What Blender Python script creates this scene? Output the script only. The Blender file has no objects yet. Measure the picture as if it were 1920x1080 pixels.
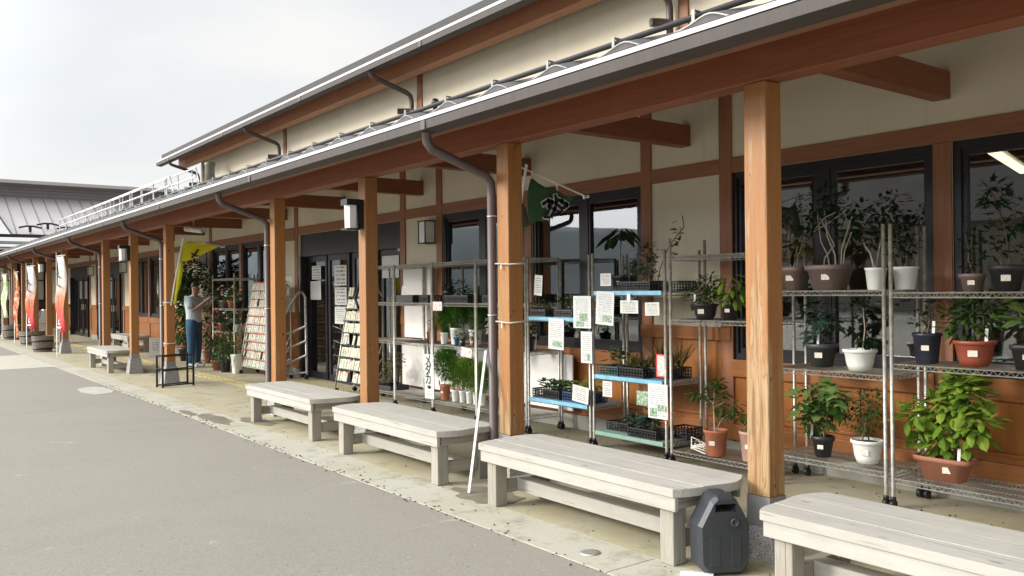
import bpy, math, random
from mathutils import Vector, Matrix, Euler
PI = math.pi
SC = bpy.context.scene
C = SC.collection
RNG = random.Random(7)

# ------------------------------------------------------------------ mesh builder
class MB:
    def __init__(s): s.v = []; s.f = []; s.sm = []
    def add(s, vs, fs, smooth=False):
        b = len(s.v); s.v += [tuple(p) for p in vs]
        for f in fs: s.f.append(tuple(i + b for i in f)); s.sm.append(smooth)
        return s
    def box(s, x0, x1, y0, y1, z0, z1):
        if x0 > x1: x0, x1 = x1, x0
        if y0 > y1: y0, y1 = y1, y0
        return s.add([(x0,y0,z0),(x1,y0,z0),(x1,y1,z0),(x0,y1,z0),(x0,y0,z1),(x1,y0,z1),(x1,y1,z1),(x0,y1,z1)],
                     [(0,3,2,1),(4,5,6,7),(0,1,5,4),(1,2,6,5),(2,3,7,6),(3,0,4,7)])
    def obox(s, c, size, rot):
        R = rot if isinstance(rot, Matrix) else Euler(rot).to_matrix()
        c = Vector(c); h = [d / 2 for d in size]
        vs = [c + R @ Vector((x*h[0], y*h[1], z*h[2])) for z in (-1,1) for x, y in ((-1,-1),(1,-1),(1,1),(-1,1))]
        return s.add(vs, [(0,3,2,1),(4,5,6,7),(0,1,5,4),(1,2,6,5),(2,3,7,6),(3,0,4,7)])
    def beam(s, a, b, w, h):                       # bar of rectangular section from a to b
        a, b = Vector(a), Vector(b); d = b - a
        q = d.to_track_quat('Y', 'Z').to_matrix()
        return s.obox((a + b) / 2, (w, d.length, h), q)
    def tube(s, pts, r, n=8, cap=True):
        pts = [Vector(p) for p in pts]; rr = r if isinstance(r, (list, tuple)) else [r] * len(pts)
        rings = []; up = None
        for i, p in enumerate(pts):
            t = (pts[min(i+1, len(pts)-1)] - pts[max(i-1, 0)]).normalized()
            if up is None: up = Vector((0,0,1)) if abs(t.z) < .9 else Vector((1,0,0))
            a = t.cross(up); a = a.normalized() if a.length > 1e-6 else t.orthogonal().normalized()
            b2 = a.cross(t).normalized(); up = b2
            rings.append([p + (a*math.cos(2*PI*k/n) + b2*math.sin(2*PI*k/n)) * rr[i] for k in range(n)])
        vs = [q for ring in rings for q in ring]; fs = []
        for i in range(len(pts)-1):
            for k in range(n):
                fs.append((i*n+k, i*n+(k+1)%n, (i+1)*n+(k+1)%n, (i+1)*n+k))
        if cap: fs += [tuple(range(n)), tuple(reversed(range((len(pts)-1)*n, len(pts)*n)))]
        return s.add(vs, fs, n > 5)
    def lathe(s, prof, c=(0,0,0), n=20, sx=1, sy=1, smooth=True, sq=0):
        vs = []; fs = []
        for r, z in prof:
            for k in range(n):
                a = 2*PI*(k+.5)/n; ca, sa = math.cos(a), math.sin(a)
                m = 1
                if sq: m = 1 / (abs(ca)**sq + abs(sa)**sq)**(1/sq)
                vs.append((c[0]+r*ca*m*sx, c[1]+r*sa*m*sy, c[2]+z))
        for i in range(len(prof)-1):
            for k in range(n): fs.append((i*n+k, i*n+(k+1)%n, (i+1)*n+(k+1)%n, (i+1)*n+k))
        if prof[0][0] > 0: fs.append(tuple(reversed(range(n))))
        if prof[-1][0] > 0: fs.append(tuple((len(prof)-1)*n+k for k in range(n)))
        return s.add(vs, fs, smooth)
    def prism(s, poly, y0, y1):                    # polygon in xz, swept along y
        n = len(poly)
        return s.add([(x,y0,z) for x,z in poly]+[(x,y1,z) for x,z in poly],
                     [tuple(range(n)), tuple(reversed(range(n,2*n)))]+[(i,n+i,n+(i+1)%n,(i+1)%n) for i in range(n)])
    def prismz(s, poly, z0, z1):
        n = len(poly)
        return s.add([(x,y,z0) for x,y in poly]+[(x,y,z1) for x,y in poly],
                     [tuple(reversed(range(n))), tuple(range(n,2*n))]+[(i,(i+1)%n,n+(i+1)%n,n+i) for i in range(n)])
    def prismx(s, poly, x0, x1):                   # polygon in yz, swept along x
        n = len(poly)
        return s.add([(x0,y,z) for y,z in poly]+[(x1,y,z) for y,z in poly],
                     [tuple(reversed(range(n))), tuple(range(n,2*n))]+[(i,(i+1)%n,n+(i+1)%n,n+i) for i in range(n)])
    def leaf(s, p, d, L, W, kind='oval', up=None):
        p = Vector(p); d = Vector(d).normalized()
        up = Vector(up) if up else Vector((RNG.uniform(-.4,.4), RNG.uniform(-.4,.4), 1))
        a = d.cross(up); a = a.normalized() if a.length > 1e-4 else d.orthogonal().normalized()
        n = a.cross(d).normalized()
        if kind == 'needle':
            s.add([p - a*W/2, p + a*W/2, p + d*L + n*L*.1], [(0,1,2)])
        elif kind == 'maple':
            pr = [(0,0),(.45,-.1),(.3,.2),(.62,.45),(.25,.5),(0,1.05),(-.25,.5),(-.62,.45),(-.3,.2),(-.45,-.1)]
            s.add([p + a*x*W*1.25 + d*y*L - n*(x*x*.35*W+y*y*.12*L) for x,y in pr], [(0,1,2),(0,2,3,4),(0,4,5,6),(0,6,7,8),(0,8,9)])
        else:
            s.add([p, p+d*L*.35+a*W*.5-n*W*.12, p+d*L*.72+a*W*.38-n*(W*.1+L*.06), p+d*L-n*L*.16,
                   p+d*L*.72-a*W*.38-n*(W*.1+L*.06), p+d*L*.35-a*W*.5-n*W*.12, p+d*L*.4+n*W*.06, p+d*L*.72+n*(W*.04-L*.05)],
                  [(0,1,6),(1,2,7,6),(2,3,7),(0,6,5),(6,7,4,5),(7,3,4)])
        return s
    def mesh(s, name):
        m = bpy.data.meshes.new(name); m.from_pydata(s.v, [], s.f)
        m.polygons.foreach_set('use_smooth', s.sm); m.update(); return m
    def ob(s, name, mat, parent=None, loc=(0,0,0), rot=(0,0,0), bevel=0, label=None):
        m = s.mesh(name)
        for q in (mat if isinstance(mat, (list, tuple)) else [mat]): m.materials.append(q)
        o = bpy.data.objects.new(name, m); C.objects.link(o); o.location = loc; o.rotation_euler = rot
        if parent: o.parent = parent
        if bevel:
            b = o.modifiers.new('bevel', 'BEVEL'); b.width = bevel; b.segments = 2; b.limit_method = 'ANGLE'; b.angle_limit = .7
        if label: o['label'] = label
        return o

def tag(o, label, cat, group=None):
    o['label'] = label; o['category'] = cat
    if group: o['group'] = group
    return o
def thing(name, label, cat, loc=(0,0,0), rz=0, group=None):
    o = bpy.data.objects.new(name, None); C.objects.link(o); o.location = loc; o.rotation_euler = (0,0,rz)
    o.empty_display_size = .1
    return tag(o, label, cat, group)
def structure(o): o['kind'] = 'structure'; return o
def dup(root, loc, rz=None, label=None):
    def cp(o, par):
        c = o.copy(); C.objects.link(c); c.parent = par
        for ch in o.children: cp(ch, c)
        return c
    r = cp(root, None); r.location = loc
    if rz is not None: r.rotation_euler = (0,0,rz)
    if label: r['label'] = label
    return r

# ------------------------------------------------------------------ materials
def newmat(name):
    m = bpy.data.materials.new(name); m.use_nodes = True
    nt = m.node_tree; p = nt.nodes['Principled BSDF']
    return m, nt, p
def N(nt, t, **kw):
    n = nt.nodes.new(t)
    for k, v in kw.items():
        if k in n.inputs.keys(): n.inputs[k].default_value = v
        else: setattr(n, k, v)
    return n
def ramp(nt, fac, stops):
    r = nt.nodes.new('ShaderNodeValToRGB'); e = r.color_ramp.elements
    e[0].position, e[0].color = stops[0][0], (*stops[0][1], 1); e[1].position, e[1].color = stops[-1][0], (*stops[-1][1], 1)
    for p, c in stops[1:-1]: q = e.new(p); q.color = (*c, 1)
    nt.links.new(fac, r.inputs['Fac']); return r.outputs['Color']
def noise(nt, scale, detail=4, rough=.55, mp=(1,1,1), coord='Object', dist=0, rot=(0,0,0)):
    tc = nt.nodes.new('ShaderNodeTexCoord'); ma = nt.nodes.new('ShaderNodeMapping'); ma.inputs['Scale'].default_value = mp
    ma.inputs['Rotation'].default_value = rot
    nz = N(nt, 'ShaderNodeTexNoise', Scale=scale, Detail=detail, Roughness=rough, Distortion=dist)
    nt.links.new(tc.outputs[coord], ma.inputs['Vector']); nt.links.new(ma.outputs['Vector'], nz.inputs['Vector'])
    return nz.outputs['Fac']
def mixc(nt, fac, a, b, bt='MIX'):
    m = nt.nodes.new('ShaderNodeMix'); m.data_type = 'RGBA'; m.blend_type = bt
    for sock, v in ((m.inputs[0], fac), (m.inputs[6], a), (m.inputs[7], b)):
        if hasattr(v, 'is_output'): nt.links.new(v, sock)
        else: sock.default_value = v if isinstance(v, (int, float)) else (*v, 1)
    return m.outputs[2]
def bump(nt, p, h, strength=.3, dist=.01):
    b = N(nt, 'ShaderNodeBump', Strength=strength, Distance=dist); nt.links.new(h, b.inputs['Height']); nt.links.new(b.outputs['Normal'], p.inputs['Normal'])
def math2(nt, op, a, b):
    m = nt.nodes.new('ShaderNodeMath'); m.operation = op
    for i, v in enumerate((a, b)):
        if hasattr(v, 'is_output'): nt.links.new(v, m.inputs[i])
        else: m.inputs[i].default_value = v
    return m.outputs[0]
def plain(name, col, rough=.5, metal=0, var=.15, scale=6, spec=.5, bmp=0):
    m, nt, p = newmat(name)
    n = noise(nt, scale, 5)
    c = ramp(nt, n, [(.25, tuple(x*(1-var) for x in col)), (.75, tuple(min(1, x*(1+var)) for x in col))])
    nt.links.new(c, p.inputs['Base Color']); p.inputs['Roughness'].default_value = rough; p.inputs['Metallic'].default_value = metal
    p.inputs['Specular IOR Level'].default_value = spec
    if bmp: bump(nt, p, noise(nt, scale*8, 3), bmp, .004)
    return m
def wood(name, light, dark, axis, rough=.55, knots=.0, fine=1.0, spec=.4):
    m, nt, p = newmat(name)
    mp = {'x': (.8,14,14), 'y': (14,.8,14), 'z': (14,14,.8)}[axis]
    g = noise(nt, 2.2*fine, 6, .65, mp, dist=.7)
    big = noise(nt, .9, 3, .5, tuple(x**.5 for x in mp))
    c1 = ramp(nt, g, [(.3, dark), (.62, light)])
    c2 = mixc(nt, math2(nt, 'MULTIPLY', big, .55), c1, tuple(x*.62 for x in light), 'MULTIPLY') if False else mixc(nt, math2(nt,'MULTIPLY',big,.5), c1, dark)
    if knots:
        vo = N(nt, 'ShaderNodeTexVoronoi', Scale=4.2); tc = nt.nodes.new('ShaderNodeTexCoord'); ma = nt.nodes.new('ShaderNodeMapping')
        ma.inputs['Scale'].default_value = {'x': (.45,1,.2), 'y': (1,.45,.2), 'z': (.6,.6,.45)}[axis]
        nt.links.new(tc.outputs['Object'], ma.inputs[0]); nt.links.new(ma.outputs[0], vo.inputs['Vector'])
        k = ramp(nt, vo.outputs['Distance'], [(.03, (1,1,1)), (.075, (0,0,0))])
        c2 = mixc(nt, math2(nt, 'MULTIPLY', k, knots), c2, tuple(x*.35 for x in dark))
    if knots:                                      # grey weather blotches, drying cracks and a tint of its own for each piece
        bl = noise(nt, 2.6, 5, .65); c2 = mixc(nt, ramp(nt, bl, [(.46,(0,0,0)),(.68,(.5,.5,.5))]), c2, tuple(x*.66 for x in light))
        ck = noise(nt, 3.1, 3, .5, tuple(26 if x > 1 else .6 for x in mp)); c2 = mixc(nt, ramp(nt, ck, [(.655,(0,0,0)),(.69,(.75,.75,.75))]), c2, tuple(x*.3 for x in dark))
        oi = nt.nodes.new('ShaderNodeObjectInfo'); c2 = mixc(nt, math2(nt,'MULTIPLY',oi.outputs['Random'],.3), c2, tuple(x*.8 for x in dark))
    nt.links.new(c2, p.inputs['Base Color']); p.inputs['Roughness'].default_value = rough; p.inputs['Specular IOR Level'].default_value = spec
    bump(nt, p, g, .25, .004)
    return m
def foliage_mat(name, a, b, trans=.35, rough=.5):
    m, nt, p = newmat(name)
    geo = nt.nodes.new('ShaderNodeNewGeometry')
    c = ramp(nt, geo.outputs['Random Per Island'], [(0, a), (.5, tuple((x+y)/2 for x,y in zip(a,b))), (1, b)])
    nz = noise(nt, 25, 2)
    c = mixc(nt, math2(nt,'MULTIPLY',nz,.5), c, tuple(x*.55 for x in a))
    nt.links.new(c, p.inputs['Base Color']); p.inputs['Roughness'].default_value = .62; p.inputs['Specular IOR Level'].default_value = .18
    tr = nt.nodes.new('ShaderNodeBsdfTranslucent'); nt.links.new(c, tr.inputs['Color'])
    mx = nt.nodes.new('ShaderNodeMixShader'); mx.inputs[0].default_value = trans
    out = nt.nodes['Material Output']
    nt.links.new(p.outputs[0], mx.inputs[1]); nt.links.new(tr.outputs[0], mx.inputs[2]); nt.links.new(mx.outputs[0], out.inputs['Surface'])
    return m
def printed(name, paper=(.62,.63,.61), ink=(.05,.05,.05), rows=9, dens=.47, hscale=26):
    m, nt, p = newmat(name)                        # lines of small print on a sheet; x across, z up
    tc = nt.nodes.new('ShaderNodeTexCoord'); sx = nt.nodes.new('ShaderNodeSeparateXYZ'); nt.links.new(tc.outputs['Generated'], sx.inputs[0])
    X, Z = sx.outputs['X'], sx.outputs['Z']
    zr = math2(nt, 'MULTIPLY', Z, rows); fr = math2(nt, 'FRACT', zr, 0); row = math2(nt, 'FLOOR', zr, 0)
    inrow = math2(nt, 'MULTIPLY', math2(nt, 'GREATER_THAN', fr, .3), math2(nt, 'LESS_THAN', fr, .78))
    cb = nt.nodes.new('ShaderNodeCombineXYZ'); nt.links.new(math2(nt,'MULTIPLY',X,hscale), cb.inputs[0]); nt.links.new(math2(nt,'MULTIPLY',row,7.3), cb.inputs[1]); nt.links.new(math2(nt,'MULTIPLY',fr,2.5), cb.inputs[2])
    nz = N(nt, 'ShaderNodeTexNoise', Scale=1.0, Detail=2.0); nt.links.new(cb.outputs[0], nz.inputs['Vector'])
    on = math2(nt, 'GREATER_THAN', nz.outputs['Fac'], dens)
    mar = math2(nt, 'MULTIPLY', math2(nt,'GREATER_THAN',X,.12), math2(nt,'LESS_THAN',X,.88))
    mar = math2(nt, 'MULTIPLY', mar, math2(nt, 'MULTIPLY', math2(nt,'GREATER_THAN',Z,.08), math2(nt,'LESS_THAN',Z,.93)))
    fac = math2(nt, 'MULTIPLY', math2(nt,'MULTIPLY',inrow,on), math2(nt,'MULTIPLY',mar,.75))
    nt.links.new(mixc(nt, fac, paper, ink), p.inputs['Base Color']); p.inputs['Roughness'].default_value = .6; p.inputs['Specular IOR Level'].default_value = .3
    return m
def mottled(name, cols, scale=30):
    m, nt, p = newmat(name)
    n = noise(nt, scale, 3, .6)
    st = [(.3 + .4*i/(len(cols)-1), c) for i, c in enumerate(cols)]
    nt.links.new(ramp(nt, n, st), p.inputs['Base Color']); p.inputs['Roughness'].default_value = .5
    return m

MAT = {}
def build_materials():
    M = MAT
    # asphalt: worn, pale, with lighter scuffs and fine aggregate
    m, nt, p = newmat('asphalt')
    a = noise(nt, 75, 6, .75); b = noise(nt, .55, 5, .6); c = noise(nt, 2.6, 6, .7, (1,.6,1), dist=.6)
    col = ramp(nt, a, [(.28, (.165,.155,.13)), (.5, (.232,.219,.185)), (.72, (.32,.305,.26))])
    col = mixc(nt, ramp(nt, b, [(.35,(0,0,0)),(.7,(.55,.55,.55))]), col, (.25,.237,.2))
    col = mixc(nt, ramp(nt, c, [(.66,(0,0,0)),(.71,(.55,.55,.55))]), col, (.42,.4,.345))
    d = noise(nt, 38, 2, .5); col = mixc(nt, ramp(nt, d, [(.73,(0,0,0)),(.77,(.7,.7,.7))]), col, (.5,.48,.42))
    h_ = noise(nt, .9, 6, .7, (1,.45,1), dist=.8, rot=(0,0,.3)); col = mixc(nt, ramp(nt, h_, [(.52,(0,0,0)),(.7,(.25,.25,.25))]), col, (.17,.16,.135))
    v_ = noise(nt, 26, 3, .6); col = mixc(nt, ramp(nt, v_, [(.70,(0,0,0)),(.74,(.55,.55,.55))]), col, (.55,.53,.46))
    e = noise(nt, 30, 2, .5, coord='Object', rot=(0,0,1)); col = mixc(nt, ramp(nt, e, [(.7,(0,0,0)),(.75,(.7,.7,.7))]), col, (.07,.068,.06))
    nt.links.new(col, p.inputs['Base Color']); p.inputs['Roughness'].default_value = .9; bump(nt, p, a, .5, .006); M['asphalt'] = m
    # kerb concrete
    def concrete(name, base, moss, stain, mossamt, stainamt, damp_y=None):
        m, nt, p = newmat(name)
        a = noise(nt, 60, 6, .7); b = noise(nt, 1.3, 6, .65); c = noise(nt, 3.4, 7, .75, dist=.4); s = noise(nt, 45, 2, .5)
        col = ramp(nt, a, [(.25, tuple(x*.78 for x in base)), (.7, tuple(x*1.1 for x in base))])
        col = mixc(nt, math2(nt,'MULTIPLY', ramp(nt, b, [(.4,(0,0,0)),(.65,(1,1,1))]), mossamt), col, moss)
        f = ramp(nt, c, [(.52,(0,0,0)),(.68,(1,1,1))])
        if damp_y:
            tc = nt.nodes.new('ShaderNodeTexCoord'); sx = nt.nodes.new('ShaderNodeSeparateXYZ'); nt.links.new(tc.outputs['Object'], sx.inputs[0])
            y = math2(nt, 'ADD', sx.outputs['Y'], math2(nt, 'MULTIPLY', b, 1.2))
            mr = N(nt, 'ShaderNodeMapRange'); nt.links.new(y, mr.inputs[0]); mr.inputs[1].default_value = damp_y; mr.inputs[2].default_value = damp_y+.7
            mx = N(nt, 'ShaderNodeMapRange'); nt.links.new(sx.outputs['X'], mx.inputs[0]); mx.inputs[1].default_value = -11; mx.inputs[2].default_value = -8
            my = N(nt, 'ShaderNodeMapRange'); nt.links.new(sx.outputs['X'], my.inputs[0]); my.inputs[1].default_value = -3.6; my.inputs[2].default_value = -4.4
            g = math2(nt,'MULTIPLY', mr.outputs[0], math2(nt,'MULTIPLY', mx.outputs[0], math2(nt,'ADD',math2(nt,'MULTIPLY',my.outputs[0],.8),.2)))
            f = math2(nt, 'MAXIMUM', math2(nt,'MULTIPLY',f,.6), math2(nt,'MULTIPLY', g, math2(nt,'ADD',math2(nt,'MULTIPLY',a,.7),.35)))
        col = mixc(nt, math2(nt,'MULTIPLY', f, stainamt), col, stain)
        col = mixc(nt, ramp(nt, s, [(.7,(0,0,0)),(.76,(.75,.75,.75))]), col, tuple(x*.4 for x in stain))
        nt.links.new(col, p.inputs['Base Color']); p.inputs['Roughness'].default_value = .88; bump(nt, p, a, .35, .004)
        return m
    M['kerb'] = concrete('kerb_concrete', (.43,.415,.355), (.33,.31,.205), (.17,.16,.11), .5, .7)
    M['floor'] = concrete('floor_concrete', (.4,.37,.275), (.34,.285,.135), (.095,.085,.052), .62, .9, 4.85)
    M['path'] = concrete('path_concrete', (.45,.44,.37), (.4,.38,.28), (.28,.26,.2), .3, .3)
    M['conc'] = concrete('wall_base_concrete', (.28,.275,.25), (.24,.23,.18), (.12,.115,.09), .4, .5)
    M['granite'] = mottled('granite', [(.08,.08,.08),(.3,.3,.29),(.5,.49,.46)], 95)
    m, nt, p = newmat('cream_plaster')
    a = noise(nt, 1.1, 5, .6); b = noise(nt, 2.2, 5, .7, (3.5,3.5,.22))
    col = ramp(nt, a, [(.3,(.6,.545,.425)),(.7,(.67,.61,.48))]); col = mixc(nt, ramp(nt, b, [(.55,(0,0,0)),(.8,(.45,.45,.45))]), col, (.42,.37,.27))
    nt.links.new(col, p.inputs['Base Color']); p.inputs['Roughness'].default_value = .85; p.inputs['Specular IOR Level'].default_value = .2; bump(nt, p, noise(nt, 60, 4), .15, .003); M['plaster'] = m
    M['post'] = None
    # stained cedar post, stain worn off lower down
    m, nt, p = newmat('stained_cedar_post')
    g = noise(nt, 2.4, 6, .65, (16,16,.7), dist=.9); w = noise(nt, 3.2, 5, .7, (7,7,.55))
    tc = nt.nodes.new('ShaderNodeTexCoord'); sx = nt.nodes.new('ShaderNodeSeparateXYZ'); nt.links.new(tc.outputs['Object'], sx.inputs[0])
    mr = N(nt, 'ShaderNodeMapRange'); nt.links.new(sx.outputs['Z'], mr.inputs[0]); mr.inputs[1].default_value = 2.3; mr.inputs[2].default_value = .3; mr.inputs[3].default_value = -.05; mr.inputs[4].default_value = .16
    gy = nt.nodes.new('ShaderNodeNewGeometry'); sn = nt.nodes.new('ShaderNodeSeparateXYZ'); nt.links.new(gy.outputs['Normal'], sn.inputs[0])
    front = math2(nt,'MULTIPLY', math2(nt,'MAXIMUM', math2(nt,'MULTIPLY', sn.outputs['Y'], -1.0), 0.0), .07)
    nearx = N(nt, 'ShaderNodeMapRange'); nt.links.new(sx.outputs['X'], nearx.inputs[0]); nearx.inputs[1].default_value = -8; nearx.inputs[2].default_value = -3; nearx.inputs[3].default_value = -.05; nearx.inputs[4].default_value = .095
    wf = math2(nt, 'ADD', math2(nt,'ADD', w, mr.outputs[0]), math2(nt,'ADD', front, nearx.outputs[0]))
    stain = ramp(nt, g, [(.25,(.285,.115,.03)),(.7,(.395,.175,.05))])
    g2 = noise(nt, 1.25, 3, .45, (15,15,.85), dist=1.6)
    bare = ramp(nt, g2, [(.38,(.17,.1,.042)),(.44,(.36,.24,.12)),(.52,(.43,.31,.17)),(.545,(.2,.125,.055)),(.575,(.4,.285,.155)),(.66,(.44,.32,.18))])
    col = mixc(nt, ramp(nt, wf, [(.68,(0,0,0)),(.77,(.85,.85,.85))]), stain, bare)
    k = noise(nt, 26, 1, .5, (1,1,.6)); col = mixc(nt, ramp(nt, k, [(.735,(0,0,0)),(.765,(.9,.9,.9))]), col, (.05,.022,.01))
    oi = nt.nodes.new('ShaderNodeObjectInfo'); col = mixc(nt, math2(nt,'MULTIPLY',oi.outputs['Random'],.38), col, (.2,.1,.045))
    ck = noise(nt, 5, 3, .5, (26,26,.5)); col = mixc(nt, ramp(nt, ck, [(.7,(0,0,0)),(.73,(.8,.8,.8))]), col, (.06,.03,.014))
    nt.links.new(col, p.inputs['Base Color']); p.inputs['Roughness'].default_value = .5; bump(nt, p, g, .2, .004); M['post'] = m
    M['girder'] = wood('red_brown_beam', (.3,.098,.045), (.2,.062,.03), 'x', .45)
    M['crossbeam'] = wood('red_brown_crossbeam', (.27,.1,.045), (.18,.065,.03), 'y', .5)
    M['stud'] = wood('timber_stud', (.32,.14,.07), (.22,.09,.045), 'z', .5)
    M['rail'] = wood('timber_rail', (.32,.14,.07), (.22,.09,.045), 'x', .5)
    M['eavewood'] = wood('upper_eave_timber', (.44,.22,.12), (.32,.145,.075), 'x', .6)
    M['soffit'] = wood('soffit_boards', (.25,.12,.07), (.17,.08,.045), 'x', .6)
    M['wainscot'] = wood('orange_wainscot', (.36,.135,.03), (.24,.083,.019), 'z', .4)
    M['wainrail'] = wood('wainscot_rail', (.34,.13,.036), (.24,.085,.025), 'x', .42)
    M['bench'] = wood('weathered_bench_board', (.485,.468,.425), (.385,.37,.33), 'x', .8, .7, 1.4, .2)
    M['benchleg'] = wood('weathered_bench_leg', (.47,.44,.38), (.25,.23,.19), 'z', .8, .5, 1.5, .2)
    M['benchy'] = wood('weathered_bench_cross', (.46,.42,.36), (.3,.27,.225), 'y', .8, .5, 1.4, .2)
    M['barrel'] = wood('old_barrel_staves', (.3,.255,.2), (.12,.1,.08), 'z', .8, 0, 2.5, .2)
    M['gutter'] = plain('brown_gutter', (.06,.05,.048), .45, .1, .3, 9, .5)
    m, nt, p = newmat('streaked_gutter_face'); s = noise(nt, 9, 5, .7, (3,1,.25)); c = noise(nt, 1.2, 3)
    col = ramp(nt, s, [(.3,(.036,.029,.027)),(.65,(.06,.047,.044))]); col = mixc(nt, math2(nt,'MULTIPLY',c,.4), col, (.09,.075,.07))
    nt.links.new(col, p.inputs['Base Color']); p.inputs['Roughness'].default_value = .65; M['gutterface'] = m
    M['pipe'] = plain('brown_downpipe', (.095,.07,.066), .4, 0, .15, 4)
    M['flash'] = plain('pale_metal_flashing', (.42,.4,.395), .4, .1, .06, 3)
    M['zinc'] = plain('dull_zinc', (.26,.25,.255), .5, .2, .1, 9)
    M['tile'] = plain('grey_roof_tile', (.045,.044,.045), .6, 0, .35, 14)
    M['highlight_bracket'] = plain('tile_highlight_and_bracket', (.24,.23,.22), .4, .2, .2, 14)  # paler than the tile: edge highlight put into the colour; also colours the brackets
    M['roofdark'] = plain('dark_roof_edge', (.032,.029,.029), .7, 0)
    M['steel'] = plain('chromed_steel', (.55,.54,.5), .35, .75, .2, 18)
    M['uprite'] = plain('shelf_post_steel', (.42,.41,.37), .42, .6, .35, 22)
    M['whitepipe'] = plain('white_coated_pipe', (.75,.75,.73), .4, .1, .1, 6)
    M['blackmetal'] = plain('black_metal', (.018,.018,.02), .4, .2)
    M['frame'] = plain('dark_window_frame', (.022,.02,.024), .38, .3, .2)
    m, nt, p = newmat('window_glass')
    nt.nodes.remove(p); g = N(nt,'ShaderNodeBsdfGlossy', Roughness=.015); g.inputs['Color'].default_value = (.95,.97,1,1)
    t = nt.nodes.new('ShaderNodeBsdfTransparent'); t.inputs['Color'].default_value = (.76,.78,.76,1)
    fr = N(nt,'ShaderNodeFresnel', IOR=1.65); mx = nt.nodes.new('ShaderNodeMixShader')
    wv = noise(nt, 1.1, 2); bp = N(nt,'ShaderNodeBump', Strength=.03, Distance=.02); nt.links.new(wv, bp.inputs['Height']); nt.links.new(bp.outputs[0], g.inputs['Normal'])
    nt.links.new(math2(nt,'MINIMUM', math2(nt,'ADD', math2(nt,'MULTIPLY', fr.outputs[0], 1.8), .03), 1.0), mx.inputs[0]); nt.links.new(t.outputs[0], mx.inputs[1]); nt.links.new(g.outputs[0], mx.inputs[2])
    nt.links.new(mx.outputs[0], nt.nodes['Material Output'].inputs['Surface']); M['glass'] = m
    M['lampglass'] = plain('white_lamp_glass', (.82,.82,.8), .3, 0, .04)
    M['interior'] = plain('shop_interior', (.46,.39,.31), .8)
    M['intfloor'] = plain('shop_floor', (.36,.33,.28), .6)
    m, nt, p = newmat('lit_tube'); p.inputs['Emission Color'].default_value = (1,.82,.5,1); p.inputs['Emission Strength'].default_value = 1.6; M['lit'] = m
    M['goods'] = mottled('shop_goods', [(.05,.05,.05),(.3,.26,.2),(.5,.5,.46),(.25,.1,.06),(.12,.16,.1)], 9)
    M['black'] = plain('black_plastic', (.022,.022,.024), .45)
    M['dkgrey'] = plain('dark_grey_plastic', (.05,.05,.052), .5)
    M['can'] = plain('slate_plastic_can', (.032,.036,.043), .42, 0, .1, 5)
    M['white'] = plain('white_plastic', (.76,.77,.74), .4, 0, .05)
    M['navy'] = plain('navy_plastic', (.02,.022,.04), .4)
    M['bluepot'] = plain('blue_plastic', (.04,.16,.3), .4)
    M['terra'] = plain('terracotta', (.44,.155,.08), .75, 0, .12, 12)
    M['terra2'] = plain('brown_terracotta', (.3,.12,.07), .7, 0, .12, 12)
    M['redbrown'] = plain('red_brown_plastic', (.27,.06,.035), .45, 0, .08)
    M['brown'] = plain('taupe_plastic', (.17,.12,.105), .5, 0, .08)
    M['pink'] = plain('faded_terracotta', (.42,.25,.2), .7, 0, .12, 9)
    M['lilac'] = plain('lilac_plastic', (.5,.5,.6), .4)
    M['soil'] = plain('potting_soil', (.035,.025,.018), .95, 0, .5, 40)
    M['label'] = printed('price_label', (.75,.7,.6), (.35,.3,.25), 3, .5, 8)
    M['tagw'] = plain('white_plant_tag', (.8,.8,.78), .5)
    M['bluesheet'] = plain('pale_blue_sheet', (.2,.45,.62), .4, 0, .2, 14)
    M['greenboard'] = plain('faded_green_board', (.2,.33,.27), .6, 0, .12)
    M['bluecrate'] = plain('blue_crate', (.03,.05,.13), .45)
    M['greencrate'] = plain('green_tray', (.035,.07,.06), .5)
    M['foam'] = plain('white_foam_board', (.72,.7,.68), .8, 0, .06, 3)
    M['stem'] = plain('brown_stem', (.13,.09,.055), .8, 0, .3, 20)
    M['palestem'] = plain('pale_stem', (.33,.29,.23), .8, 0, .3, 25)
    M['greenstem'] = plain('green_stem', (.09,.13,.04), .7, 0, .3, 20)
    M['f_dark'] = foliage_mat('dark_leaves', (.012,.035,.014), (.035,.075,.022))
    M['f_mid'] = foliage_mat('mid_green_leaves', (.03,.075,.018), (.085,.15,.03))
    M['f_lime'] = foliage_mat('lime_leaves', (.1,.23,.02), (.36,.46,.07), .4)
    M['f_yellow'] = foliage_mat('yellow_green_leaves', (.12,.2,.025), (.3,.36,.07), .4)
    M['f_ivy'] = foliage_mat('ivy_leaves', (.08,.17,.04), (.24,.33,.1))
    M['f_kochia'] = foliage_mat('feathery_green', (.04,.14,.015), (.13,.29,.04), .3, .6)
    M['f_kochia2'] = foliage_mat('feathery_light_green', (.1,.22,.02), (.24,.36,.06), .3, .6)
    M['f_grey'] = foliage_mat('grey_green_leaves', (.1,.13,.1), (.2,.24,.19))
    M['f_blue'] = foliage_mat('blue_green_leaves', (.03,.07,.05), (.085,.14,.1))
    M['f_olive'] = foliage_mat('olive_leaves', (.06,.06,.018), (.2,.17,.06))
    M['f_var'] = foliage_mat('variegated_leaves', (.05,.1,.03), (.6,.62,.4))
    M['flower_red'] = plain('red_flower', (.6,.03,.02), .6)
    M['flower_white'] = plain('white_flower', (.75,.7,.66), .6)
    M['flower_pink'] = plain('pink_flower', (.6,.25,.28), .6)
    M['yellow'] = plain('yellow_flag_cloth', (.62,.56,.02), .8, 0, .12, 6)
    M['green'] = plain('green_flag_cloth', (.035,.1,.042), .8, 0, .15, 6)
    M['ink'] = plain('black_print', (.01,.01,.01), .7)
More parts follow.
